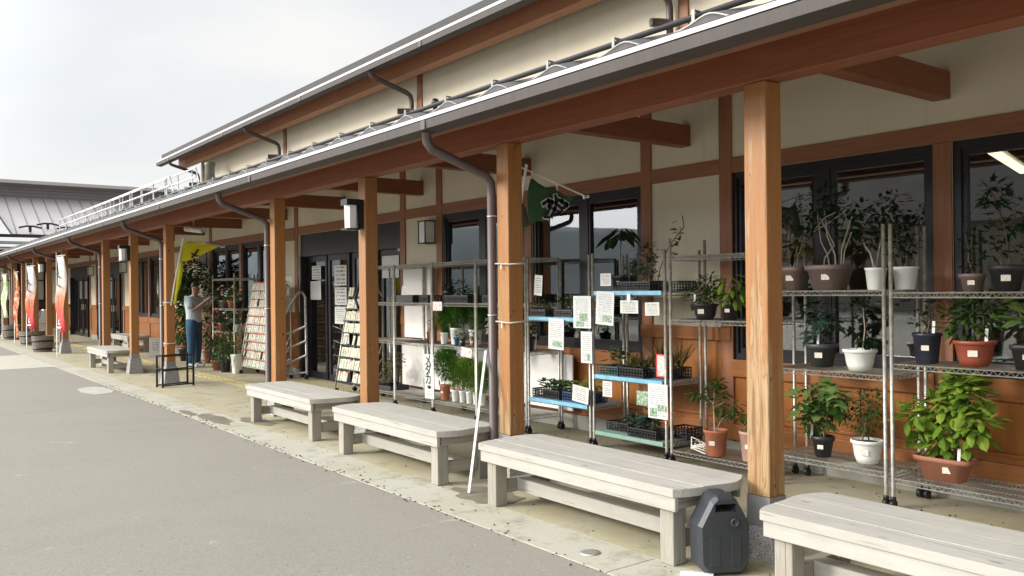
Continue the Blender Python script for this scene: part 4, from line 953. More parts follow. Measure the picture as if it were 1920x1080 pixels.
plant(-10.25,5.68,.182,.1,.1,'bowl','black','bushy yellow-green shrub in a low tray right of the third post',[((-.06,0,.22),(.2,.16,.14)),((.06,0,.36),(.17,.14,.14))],'f_olive',(.04,.024,'oval',.1),460,seed=73,plabel=False)
plant(-8.62,5.75,1.358,.04,.08,'std','black','thin seedling pot beside the black basket above the feathery plants',[((0,0,.2),(.05,.05,.09))],'f_dark',(.04,.02,'oval',0),40,seed=74,plabel=False)
# far rack by the person
def flowers(mat):
    def f(t, r):
        m = MB()
        for _ in range(10):
            c = (r.uniform(-.16,.16), r.uniform(-.15,.02), r.uniform(.2,.42)); m.lathe([(.0,0),(.024,.012),(.02,.028),(0,.034)], c, 6)
        m.ob('flower', MAT[mat], t)
    return f
fl = [(-16.95,5.62,.308,'terra2','f_dark','flower_red','potted plant with red flowers low on the far rack'),(-16.55,5.62,.308,'dkgrey','f_mid','flower_white','grey pot with white flowers low on the far rack'),
      (-16.15,5.64,.758,'white','f_mid','flower_pink','white pot hanging at the right end of the far rack'),(-16.6,5.62,.758,'black','f_dark','flower_white','black pot with white blooms on the far rack middle shelf'),(-17.0,5.62,.758,'terra2','f_dark','flower_red','brown pot with red blooms on the far rack middle shelf'),
      (-16.9,5.62,1.208,'brown','f_dark','flower_pink','pink flowering plant the person is touching'),(-16.45,5.62,1.208,'terra','f_mid','flower_white','white flowering plant on the far rack upper shelf'),(-16.08,5.62,1.208,'black','f_mid','flower_pink','leafy plant with pink blooms at the top right of the far rack')]
for k, (x,y,z,pm,fm,flm,lab) in enumerate(fl):
    plant(x,y,z,.085,.15,'std',pm,lab,[((-.05,-.03,.26),(.17,.14,.13)),((.06,-.03,.34),(.15,.13,.12))],fm,(.07,.028,'oval',.25),190,seed=80+k,plabel=False,extra=flowers(flm),nseg=14)
plant(-15.82,5.50,0,.11,.36,'tall','white','tall square white pot of arching grass on the floor by the seed rack',[((-.02,-.02,.52),(.22,.2,.2))],'f_mid',(.24,.018,'oval',-.1),150,None,'greenstem',seed=90,plabel=False,sq=4)
plant(-16.25,5.42,0,.11,.24,'tall','black','black floor pot of leafy stems under the far rack',[((.02,0,.46),(.26,.2,.22))],'f_mid',(.15,.03,'oval',.1),170,seed=91,plabel=False)
plant(-16.75,5.45,0,.14,.2,'std','terra2','brown floor pot of leafy stems under the far rack',[((-.02,0,.40),(.24,.2,.2))],'f_dark',(.12,.035,'oval',.2),170,seed=92,plabel=False)
plant(-17.25,5.62,0,.14,.22,'bowl','brown','broad brown pot on the floor near the person\'s feet',[((0,0,.4),(.2,.2,.2))],'f_dark',(.08,.03,'oval',.2),150,seed=93,plabel=False)
plant(-19.6,5.66,0,.17,.3,'std','black','tall climbing plant in a black pot at the wall left of the person',[((-.1,0,.75),(.35,.25,.4),1.3),((.05,0,1.3),(.32,.25,.4),1.3),((.2,.05,1.95),(.34,.25,.32),1.1),((-.15,0,1.65),(.2,.2,.3),.7)],'f_mid',(.095,.055,'oval',.2),2300,seed=94,plabel=False)
plant(-18.55,5.85,0,.15,.3,'std','terra2','tall dark leafed plant behind the person\'s head',[((0,0,1.85),(.4,.2,.3),1.2),((.05,0,1.4),(.3,.2,.3)),((0,0,.7),(.25,.2,.3),.7)],'f_dark',(.09,.045,'oval',.2),700,seed=95,plabel=False)

# ------------------------------------------------------------------ notices, cards, boards
def sheetpaper(name, x0, x1, z0, z1, y, mat, lab, cat='notice', tilt=0, turn=0, photo=None, clip=None, group='paper notices hung on the racks'):
    w, h = abs(x1-x0), abs(z1-z0); c = ((x0+x1)/2, y, (z0+z1)/2)
    t = thing(name, lab, cat, c, turn, group)
    R = (0, tilt, 0)
    MB().box(-w/2,w/2,-.0015,.0015,-h/2,h/2).ob('sheet', MAT[mat], t, rot=R)
    for a, b, c2, d in (photo or []):
        MB().box(-w/2+a*w,-w/2+b*w,-.0035,-.0016,-h/2+c2*h,-h/2+d*h).ob('picture', MAT['photo'], t, rot=R)
    if clip: MB().box(-.02,.02,-.008,.006,h/2-.01,h/2+clip).ob('clip', MAT['tagw'], t, rot=R)
    return t
sheetpaper('notice',-5.94,-5.70,1.167,1.477,5.475,'print3','tall notice with a small picture hanging left under the high blue sheet',tilt=.06,photo=[(.4,.9,.1,.3)])
sheetpaper('notice',-5.61,-5.385,1.279,1.397,5.47,'print','landscape notice hanging from a clip under the high blue sheet',clip=.06)
sheetpaper('notice',-5.30,-5.13,1.265,1.38,5.47,'print','small notice tied to the right upright under the high blue sheet',tilt=-.03)
sheetpaper('notice',-5.87,-5.73,1.53,1.646,5.47,'print','small notice in front of the pot of drooping leaves')
sheetpaper('notice',-5.275,-5.045,.37,.671,5.47,'print3','tall notice with a picture at its foot beside the twin uprights',photo=[(.1,.45,.05,.3),(.5,.95,.22,.4)])
sheetpaper('picture_card',-5.42,-5.27,.466,.593,5.475,'photo','pale green picture card tucked behind a tall notice','card')
sheetpaper('notice',-5.855,-5.73,.502,.645,5.47,'print','small notice hanging left under the middle blue sheet')
sheetpaper('notice',-6.636,-6.40,.906,1.212,5.465,'print3','tall notice with a green picture under the upper blue sheet left',tilt=.03,photo=[(.3,.9,.08,.26)])
sheetpaper('notice',-6.242,-5.99,1.129,1.437,5.455,'print3','tall notice with two green pictures hung on the upright between the blue racks',photo=[(.35,.8,.22,.45),(.15,.6,.05,.2)])
sheetpaper('notice',-6.147,-5.99,.796,1.098,5.465,'print3','narrow notice with a tiny figure hung under another on the upright',photo=[(.55,.8,.08,.3)])
sheetpaper('notice',-6.86,-6.735,1.443,1.651,5.47,'print','narrow slanted notice tied to the left upright above the grey baskets',tilt=.09)
sheetpaper('notice',-6.25,-6.02,.416,.574,5.44,'print','tilted notice leaning on the dark blue basket',tilt=.1)
t = sheetpaper('flower_card',-5.22,-5.085,.726,.926,5.52,'redcard','red bordered card of white flowers on the middle blue shelf','card',group=None)
MB().box(-.052,.052,-.0035,-.0016,-.088,.088).ob('picture', MAT['flowerphoto'], t)
sheetpaper('flower_card',-8.86,-8.65,1.262,1.37,5.48,'flowerphoto','pink flower card hung under the shelf by the green garden pole','card',group=None)
sheetpaper('flower_card',-8.25,-8.03,.735,.845,5.48,'flowerphoto','red and green flower card hung above the light feathery plants','card',group=None,tilt=.08)
sheetpaper('notice',-9.73,-9.60,1.43,1.56,5.55,'print','small slanted notice standing on the flat black tray',tilt=.2)
for x0,x1,z0,z1,mt,lab,tl in ((-13.98,-13.62,1.72,1.955,'print2','small notice on the left door pane',0),(-14.05,-13.62,1.37,1.69,'paperw','plain pale sheet on the left door pane below a notice',0),
    (-13.085,-12.64,1.606,1.938,'print2','topmost of three large sheets on the middle door pane',0),(-13.075,-12.645,1.287,1.575,'print2','second of three large sheets on the middle door pane',0),(-13.08,-12.67,.976,1.257,'print','lowest of three large sheets on the middle door pane',0),
    (-12.78,-12.57,.663,.94,'paperw','narrow blank sheet hanging low on the middle door',.05),(-11.44,-10.93,1.883,2.03,'paperw','upper wide pale sheet on the right door pane',0),(-11.43,-10.93,1.70,1.85,'paperw','lower wide pale sheet on the right door pane',0)):
    sheetpaper('door_notice',x0,x1,z0,z1,WY+.088,mt,lab,group='notices on the shop door')
t = sheetpaper('door_sticker',-10.96,-10.80,2.087,2.328,WY+.088,'paperw','blue and yellow sticker on the right door pane','sticker',group=None)
MB().add([(-.07,-.003,-.05),(.07,-.003,.1),(-.07,-.003,.1)],[(0,1,2)]).add([(-.07,-.002,-.05),(.07,-.002,.1),(-.07,-.002,.1)],[(0,2,1)]).ob('blue_field', MAT['bluecrate'], t)
MB().box(-.07,.07,-.0028,-.0016,-.05,.03).ob('yellow_field', MAT['yellow'], t)
def foamboard(x0,x1,z0,z1,y,lab,tl=0):
    tag(MB().box(x0,x1,y,y+.02,z0,z1).ob('foam_board', MAT['foam'], rot=(0,0,0), bevel=.006), lab, 'board', 'white boards behind the racks')
foamboard(-10.45,-9.72,1.40,1.845,5.98,'upper white foam board behind the rack of black trays')
foamboard(-10.46,-9.79,.86,1.325,6.0,'middle white foam board behind the racks')
foamboard(-10.48,-9.2,.20,.80,5.97,'lower white foam box panel behind the fish sign')
foamboard(-9.5,-8.05,.22,.83,6.0,'white panel behind the light feathery plants')
foamboard(-7.9,-6.88,.20,.80,5.99,'wide white panel behind the rack beside the second post')
# the fish sign: katakana down a narrow card
t = thing('fish_sign', 'narrow upright white card lettered in dark green katakana beside the green pole', 'sign', (-8.94,5.47,.455))
MB().box(-.105,.105,-.002,.002,-.27,.27).ob('card', MAT['paperw'], t)
def glyph(ch, size, mat, parent, loc, rot=(PI/2,0,0)):
    cu = bpy.data.curves.new('letter','FONT'); cu.body = ch; cu.size = size; cu.align_x = 'CENTER'; cu.align_y = 'CENTER'; cu.extrude = .0012; cu.offset = size*.012
    o = bpy.data.objects.new('letter', cu); C.objects.link(o)
    me = bpy.data.meshes.new_from_object(o.evaluated_get(bpy.context.evaluated_depsgraph_get()))
    bpy.data.objects.remove(o); me.materials.append(mat)
    q = bpy.data.objects.new('letter', me); C.objects.link(q); q.parent = parent; q.location = loc; q.rotation_euler = rot; return q
for ch, z in (('メ',.19),('ダ',.075),('カ',-.04)): glyph(ch, .15, MAT['inkgreen'], t, (-.02,-.005,z))
MB().lathe([(.04,0),(.04,.002)], n=18).ob('emblem', MAT['navy'], t, loc=(.0,-.003,-.128), rot=(PI/2,0,0)).scale = (1,.55,1)
MB().box(-.075,.075,-.004,-.0022,-.255,-.16).ob('small_print', MAT['print'], t)
tag(MB().tube([(-9.0,5.56,0),(-9.02,5.5,1.0)], .011, 8).ob('garden_pole', MAT['greencrate']), 'thin green garden pole standing against the rack by the fish sign', 'pole')

# ------------------------------------------------------------------ flags
def curved_flag(name, pts, nz, mat, parent):
    m = MB(); n = len(pts[0]); vs = [p for row in pts for p in row]; fs = []
    for i in range(len(pts)-1):
        for k in range(n-1): fs.append((i*n+k, i*n+k+1, (i+1)*n+k+1, (i+1)*n+k))
    m.add(vs, fs, True); o = m.ob(name, mat, parent); s = o.modifiers.new('thick','SOLIDIFY'); s.thickness = .003; return o
def stroke(m, pts, w, y):
    for a, b in zip(pts, pts[1:]):
        a, b = Vector((a[0],0,a[1])), Vector((b[0],0,b[1])); d = (b-a).normalized(); n = Vector((-d.z,0,d.x))*w/2; e = d*w*.3
        q = [a-n-e, b-n+e, b+n+e, a+n-e]
        m.add([(p.x, y, p.z) for p in q], [(0,1,2,3)])
def polyflat(m, pts, y): m.add([(x,y,z) for x,z in pts], [tuple(range(len(pts)))])
def loft(rowsA, rowsB, n, amp, fx):
    out = []
    for q in range(n):
        t_ = q/(n-1); out.append([(a[0]+(b[0]-a[0])*t_, amp*math.sin(fx*(a[0]+(b[0]-a[0])*t_)+t_*4), a[1]+(b[1]-a[1])*t_) for a, b in zip(rowsA, rowsB)])
    return out
# both flags stick out from the posts towards the wall, so their cloth faces along the porch
t = thing('green_flag', 'dark green cloth flag with a white-edged black character by the second post', 'flag', (-5.47,4.25,-.078), PI/2); t.scale = (1.052,1.052,1.052)
MB().tube([(-.11,0,1.6),(-.019,0,2.172),(.039,0,2.47)], .011, 8).ob('pole', MAT['whitepipe'], t)
m = MB(); m.tube([(-.05,0,2.456),(.654,0,2.258)], .007, 8); m.tube([(.63,0,2.25),(.68,0,2.262)], .013, 8); m.ob('crossbar', MAT['whitepipe'], t)
top = [(.093,2.377),(.154,2.332),(.217,2.304),(.281,2.308),(.331,2.317),(.373,2.286),(.424,2.256),(.497,2.252),(.564,2.248)]
bot = [(.06,2.001),(.095,2.011),(.15,2.04),(.213,2.037),(.277,2.072),(.349,2.111),(.408,2.144),(.489,2.199),(.566,2.243)]
rows = loft(top, bot, 9, .014, 22)
for q in range(9): x, y, z = rows[q][0]; rows[q][0] = (x-.042*math.sin(q/8*PI), y, z)
curved_flag('cloth', rows, 9, MAT['green'], t)
curved_flag('fold', loft([(-.03,2.10),(.0,2.13),(.03,2.15)], [(-.025,1.98),(.02,1.985),(.056,2.0)], 4, .01, 20), 4, MAT['f_grey'], t)
S_W = [[(.18,2.17),(.237,2.202),(.279,2.193),(.25,2.155),(.236,2.14)],[(.308,2.244),(.318,2.19),(.299,2.134),(.263,2.08)],[(.308,2.222),(.372,2.203),(.434,2.179),(.393,2.152)],[(.336,2.168),(.378,2.14)]]
wm = MB(); km = MB()
for q, st in enumerate(S_W): stroke(wm, st, .05, -.022-.0004*q); stroke(km, st, .03, -.0245-.0004*q)
stroke(km, [(.25,2.142),(.203,2.086)], .018, -.027); stroke(km, [(.186,2.068),(.235,2.068),(.306,2.098),(.378,2.129)], .017, -.0275); stroke(wm, [(.18,2.062),(.235,2.056)], .02, -.0238)
wm.ob('white_outline', MAT['paperw'], t); km.ob('character', MAT['ink'], t)
for a, b in (((.093,2.425),(.089,2.366)),((.338,2.35),(.345,2.29))): MB().tube([(a[0],-.004,a[1]),(b[0],-.004,b[1])], .008, 6).ob('tie', MAT['rope'], t)
t = thing('yellow_flag', 'bright yellow cloth flag with a brown character by the fifth post', 'flag', (-14.8,4.3,0), PI/2)
MB().tube([(-.26,0,1.3),(-.197,0,1.704),(-.055,0,2.43)], .014, 8).ob('pole', MAT['whitepipe'], t)
m = MB(); m.tube([(-.08,0,2.42),(.611,0,2.302)], .008, 8); m.tube([(.58,0,2.296),(.64,0,2.308)], .014, 8); m.ob('crossbar', MAT['whitepipe'], t)
curved_flag('cloth', loft([(-.056,2.343),(.0,2.372),(.061,2.396),(.13,2.396),(.209,2.389),(.31,2.362),(.408,2.334),(.529,2.296)], [(-.107,2.042),(-.05,2.035),(.009,2.044),(.127,2.101),(.22,2.148),(.327,2.2),(.43,2.245),(.531,2.288)], 7, .02, 9), 7, MAT['yellow'], t)
curved_flag('wrapped_tail', [[(a-.005,.0,z),((a+b)/2,-.035,z),(b,.015,z)] for a, b, z in ((-.11,-.06,2.05),(-.135,-.065,1.98),(-.15,-.062,1.88),(-.168,-.075,1.79),(-.175,-.09,1.70),(-.185,-.115,1.6),(-.2,-.15,1.5),(-.21,-.165,1.41),(-.225,-.185,1.32))], 8, MAT['yellow'], t)
km = MB()
stroke(km, [(.074,2.175),(.128,2.14),(.167,2.136)], .03, -.034); stroke(km, [(.183,2.243),(.128,2.166),(.078,2.11)], .036, -.036)
km.ob('character', MAT['brownink'], t)
def ropetie(i, z, lab):
    x = g(i); m = MB(); y0, y1 = PY0-.008, PY1+.008; a = .083
    m.tube([(x-a,y0,z),(x+a,y0,z-.01),(x+a,y1,z),(x-a,y1,z+.01),(x-a,y0,z)], .007, 6); m.tube([(x+.0,y0-.002,z-.004),(x+.01,y0-.012,z-.05)], .007, 6)
    tag(m.ob('rope_tie', MAT['rope']), lab, 'rope', 'ropes tied round the posts')
ropetie(1,1.71,'upper white rope tied round the second post'); ropetie(1,1.255,'lower white rope tied round the second post')
ropetie(5,1.36,'upper white rope tied round the fifth post'); ropetie(5,.675,'lower white rope tied round the fifth post')
# nobori banners
def banner(x, y, z0, z1, w, ang, mat, lab, marks=True):
    t = thing('banner', lab, 'banner', (x,y,0), ang, 'tall vertical banners along the porch')
    MB().tube([(0,0,.02),(0,0,z1+.1)], .012, 8).ob('pole', MAT['whitepipe'], t); MB().tube([(-.02,0,z1+.02),(w+.02,0,z1+.02)], .008, 6).ob('crossbar', MAT['whitepipe'], t)
    curved_flag('cloth', [[(.02+(w-.02)*k/4+.03*math.sin(q*.8), .035*math.sin(q*.9+k*1.3), z1-(z1-z0)*q/9) for k in range(5)] for q in range(10)], 10, MAT[mat], t)
    if marks:
        m = MB(); stroke(m, [(w*.3,z1-.42),(w*.62,z1-.5)], .035, -.05); stroke(m, [(w*.55,z1-.36),(w*.35,z1-.66),(w*.7,z1-.72)], .03, -.052); stroke(m, [(w*.5,z1-.9),(w*.5,z1-1.15)], .03, -.05)
        m.ob('character', MAT['ink'], t)
        m = MB(); stroke(m, [(w*.3,z0+.12),(w*.7,z0+.12)], .04, -.05); stroke(m, [(w*.5,z0+.3),(w*.4,z0+.2),(w*.6,z0+.2)], .03, -.05); m.ob('small_mark', MAT['paperw'], t)
banner(-22.5,3.55,.62,2.40,.5,math.radians(12),'banner','nearest red and white vertical banner in front of a porch post')
banner(-27.3,3.55,.55,2.30,.42,math.radians(22),'banner','second red and white vertical banner above the wide barrel planter')
banner(-30.2,3.6,.2,2.2,.3,math.radians(15),'banner2','dark patterned vertical banner between the far posts',False)
banner(-33.4,3.62,.75,2.2,.32,math.radians(22),'banner3','pale green vertical banner at the far end',False)

# ------------------------------------------------------------------ barrels and small street furniture
def barrel(x, y, R, h, lab, sx=1, soilh=.86):
    t = thing('barrel_planter', lab, 'planter', (x,y,0), 0, 'half barrel planters')
    m = MB(); n = 18
    m.lathe([(R*.82,0),(R*.94,h*.5),(R,h),(R*.92,h),(R*.88,h*.85)], n=n, sx=sx, smooth=False); m.ob('staves', MAT['barrel'], t)
    for z, f in ((.14,.857),(.62,.965)): MB().lathe([(R*f+.004,h*z),(R*(f+.03)+.004,h*z+.05)], n=n, sx=sx).ob('hoop', MAT['blackmetal'], t)
    MB().lathe([(R*.9,h*soilh),(0,h*soilh+.01)], n=n, sx=sx).ob('soil', MAT['soil'], t)
barrel(-25.6,3.70,.27,.42,'nearest half barrel planter beside the post with a red banner')
barrel(-29.3,3.95,.36,.42,'wide half barrel planter below the second red banner',1.25)
barrel(-33.4,3.9,.28,.5,'half barrel planter below the pale green banner')
barrel(-38.2,3.95,.4,.55,'farthest dark half barrel planter at the left edge')
t = thing('leaflet_stand', 'pale grey leaflet stand with dark slots beyond the red banner', 'stand', (-30.2,4.35,0))
MB().box(-.2,.2,-.14,.14,0,.62).ob('body', MAT['white'], t, bevel=.02); MB().prismx([(-.16,.62),(.14,.62),(.14,1.05),(.02,1.05)], -.22,.22).ob('rack_top', MAT['white'], t)
m = MB()
for k in range(4): m.beam((-.16+k*.107,-.13,.72),(-.16+k*.107,-.02,1.02),.06,.02)
m.ob('slot', MAT['blackmetal'], t)
t = thing('sandwich_board', 'small white A-frame board on the floor left of the fifth post', 'board', (-21.95,5.62,0), math.radians(75))
for s in (-1,1): MB().obox((0,s*.1,.22),(.3,.02,.45),(s*.38,0,0)).ob('panel', MAT['paperw'], t)
MB().obox((0,-.114,.23),(.2,.006,.22),(-.38,0,0)).ob('print', MAT['print2'], t)
t = thing('metal_stand', 'empty black square-tube stand around the foot of the fifth post', 'stand', (-14.4,3.98,0))
L4 = [(-.0,-.28),(.19,-.24),(-.18,.25),(.08,.27)]
for a, b in L4: MB().box(a-.014,a+.014,b-.014,b+.014,0,.51 if b<0 else .52).ob('leg', MAT['blackmetal'], t)
m = MB()
for z in (.5,.27,.03):
    m.beam((L4[0][0],L4[0][1],z),(L4[2][0],L4[2][1],z),.02,.02); m.beam((L4[1][0],L4[1][1],z),(L4[3][0],L4[3][1],z),.02,.02)
for z in (.5,.3): m.beam((L4[0][0],L4[0][1],z),(L4[1][0],L4[1][1],z),.02,.02); m.beam((L4[2][0],L4[2][1],z),(L4[3][0],L4[3][1],z),.02,.02)
m.ob('rail', MAT['blackmetal'], t)
tag(MB().beam((-5.235,3.535,.004),(-5.53,3.91,1.02),.018,.018).ob('white_stick', MAT['whitepipe']), 'thin white square stick leaning on the downpipe of the second post', 'stick')
# jerrycan
def jerrycan():
    t = thing('jerrycan', 'black plastic jerrycan standing between two pale benches', 'jerrycan', (-2.965,3.60,0), math.radians(60))
    W, H, D = .27, .42, .19; ch = .085
    out = [(-W/2+.04,0),(W/2-.04,0),(W/2,.05),(W/2+.005,H*.62),(W/2-ch*.75,H-.03),(W/2-ch*1.1,H),(-W/2+ch*1.1,H),(-W/2+ch*.75,H-.03),(-W/2-.005,H*.62),(-W/2,.05)]
    m = MB(); lay = [(-D/2,.9),(-D/2+.03,1.0),(D/2-.03,1.0),(D/2,.9)]; n = len(out); vs = []
    cx, cz = 0, H*.5
    for y, s in lay: vs += [(cx+(x-cx)*s, y, cz+(z-cz)*s) for x, z in out]
    hole = [(-.055,H-.085),(.055,H-.085),(.055,H-.045),(-.055,H-.045)]
    fs = []
    for q in range(3):
        for k in range(n): fs.append((q*n+k, q*n+(k+1)%n, (q+1)*n+(k+1)%n, (q+1)*n+k))
    m.add(vs, fs, False)
    # front and back faces with the grip opening
    for q, y in ((0,-D/2),(3,D/2)):
        o = [vs[q*n+k] for k in range(n)]; hv = [(x,y,z) for x,z in hole]
        allv = o + hv; f = [(0,1,n+1,n+0),(1,2,3,n+1),(3,4,n+2,n+1),(4,5,6,7,n+3,n+2),(7,8,n+0,n+3),(8,9,0,n+0)]
        m.add(allv, f if q == 0 else [tuple(reversed(x)) for x in f])
    hv = [(x,y,z) for y in (-D/2,D/2) for x,z in hole]; m.add(hv, [(k,4+k,4+(k+1)%4,(k+1)%4) for k in range(4)])
    m.ob('body', MAT['can'], t, bevel=.022)
    r = MB(); r.box(-.085,-.03,-D/2-.004,-D/2+.002,.05,H*.5); r.box(.03,.085,-D/2-.004,-D/2+.002,.05,H*.5); r.ob('rib', MAT['can'], t, bevel=.003)
    MB().lathe([(.024,0),(.024,.008),(.014,.008),(.012,.002)], n=16).ob('plug', MAT['dkgrey'], t, loc=(.05,-D/2-.001,H*.66), rot=(PI/2,0,0))
    return t
jerrycan()
tag(MB().obox((-2.975,3.43,.012),(.17,.07,.004),(.03,-.02,.62)).ob('white_plate', MAT['paperw']), 'small white plate lying on the ground by the jerrycan', 'plate')
m = MB(); r = random.Random(4)
for k in range(5): a0 = k*.9; m.tube([(-4.82+.09*math.cos(a0+q*.7)*(1+.25*math.sin(k+q)), 5.63+.07*math.sin(a0+q*.7), .128+.012*k+.02*math.sin(q*1.3+k)) for q in range(9)], .006, 6)
m.tube([(-4.9,5.6,.13),(-4.86,5.56,.24),(-4.80,5.58,.22),(-4.8,5.62,.14)], .006, 6)
tag(m.ob('rope_coil', MAT['rope']), 'tangled coil of white rope left of the terracotta pot', 'rope')

# ------------------------------------------------------------------ seed packet racks
def seed_rack(x0, x1, y0, y1, z0, z1, rows, lab, cols, redlip, seed):
    t = thing('seed_rack', lab, 'rack', (x0,y0,0), 0, 'stepped seed packet racks'); W = x1-x0; r = random.Random(seed)
    for k in range(rows):
        u = k/(rows-1); z = z0+(z1-z0)*u; y = (y1-y0)*u
        m = MB(); m.box(0,W,y,y+.09,z-.006,z); m.box(0,W,y-.004,y,z-.006,z+.012); m.ob('tray', MAT['steel'] if redlip else MAT['blackmetal'], t)
    for x in (0,W):
        m = MB(); m.tube([(x,0,.08),(x,y1-y0+.05,z1+.1)], .014, 8); m.tube([(x,y1-y0+.12,.08),(x,y1-y0+.12,z1)], .014, 8); m.tube([(x,y1-y0+.12,z1),(x,y1-y0+.05,z1+.1)], .014, 8)
        for q in (.12,.35,.6): m.tube([(x,.3*q,.1+q*.5),(x,y1-y0+.12,.25+q*.9)], .011, 6)
        f = m.ob('side_frame', MAT['uprite'], t)
        for y in (.02,y1-y0+.12): MB().tube([(x-.015,y,.035),(x+.015,y,.035)], .035, 12).ob('caster', MAT['blackmetal'], f)
    tmpl = []
    for v in ((0,1,2,3) if redlip else (4,5,1,4)):
        pk = MB().box(-.036,.036,-.006,.006,0,.142).mesh('seed_packet'); pk.materials.append(MAT['seed%d'%v]); tmpl.append(pk)
    gl = 'small printed seed packet on the %s' % ('wide seed rack left of the fourth post' if redlip else 'black seed rack behind the third post')
    for k in range(rows):
        u = k/(rows-1); z = z0+(z1-z0)*u; y = y0+(y1-y0)*u
        for q in range(cols):
            if r.random() < .06: continue
            o = bpy.data.objects.new('seed_packet', tmpl[r.randrange(4)]); C.objects.link(o)
            o.location = (x0+W*(q+.5)/cols+r.uniform(-.006,.006), y+.03, z+.002+r.uniform(0,.008)); o.rotation_euler = (-.22,0,r.uniform(-.08,.08))
            tag(o, gl, 'seed packet', gl)
    return t
t = seed_rack(-15.75,-14.15,5.52,5.74,.15,1.55,10,'wide stepped rack of seed packets with red shelf lips left of the fourth post',18,True,1)
MB().box(1.35,1.75,.30,.31,1.68,1.77).ob('header_sign', MAT['print2'], t)
seed_rack(-11.75,-10.85,5.55,5.75,.18,1.42,8,'black stepped rack of seed packets behind the third post',11,False,2)
t = thing('packet_cart', 'grey tubular rack frame on casters between the fourth post and the door', 'rack', (-13.85,5.72,0))
m = MB(); m.tube([(0,-.30,.75),(0,.1,1.42),(0,.16,1.5),(0,.23,1.5),(0,.28,1.42),(0,.30,.08)], .022, 8); m.tube([(0,-.3,.08),(0,-.3,.75)], .018, 8); m.ob('end_frame', MAT['uprite'], t)
m = MB()
for z in (.12,.30,.55,.80): m.tube([(0,-.3,z-.1 if z>.12 else z),(0,.29,z+.12 if z>.12 else z)], .018, 8)
m.ob('slant_rail', MAT['uprite'], t)
for y in (-.29,.29): MB().tube([(-.02,y,.04),(.02,y,.04)], .04, 12).ob('caster', MAT['blackmetal'], t)
m = MB(); m.tube([(.0,0,.0),(-.06,-.02,.14),(.1,-.02,.42),(.36,-.02,.52),(.42,-.02,.36)], .022, 8)
tag(m.ob('hose_arm', MAT['blackmetal'], loc=(-11.3,5.72,1.25)), 'curved black arm over the seed rack behind the third post', 'arm')

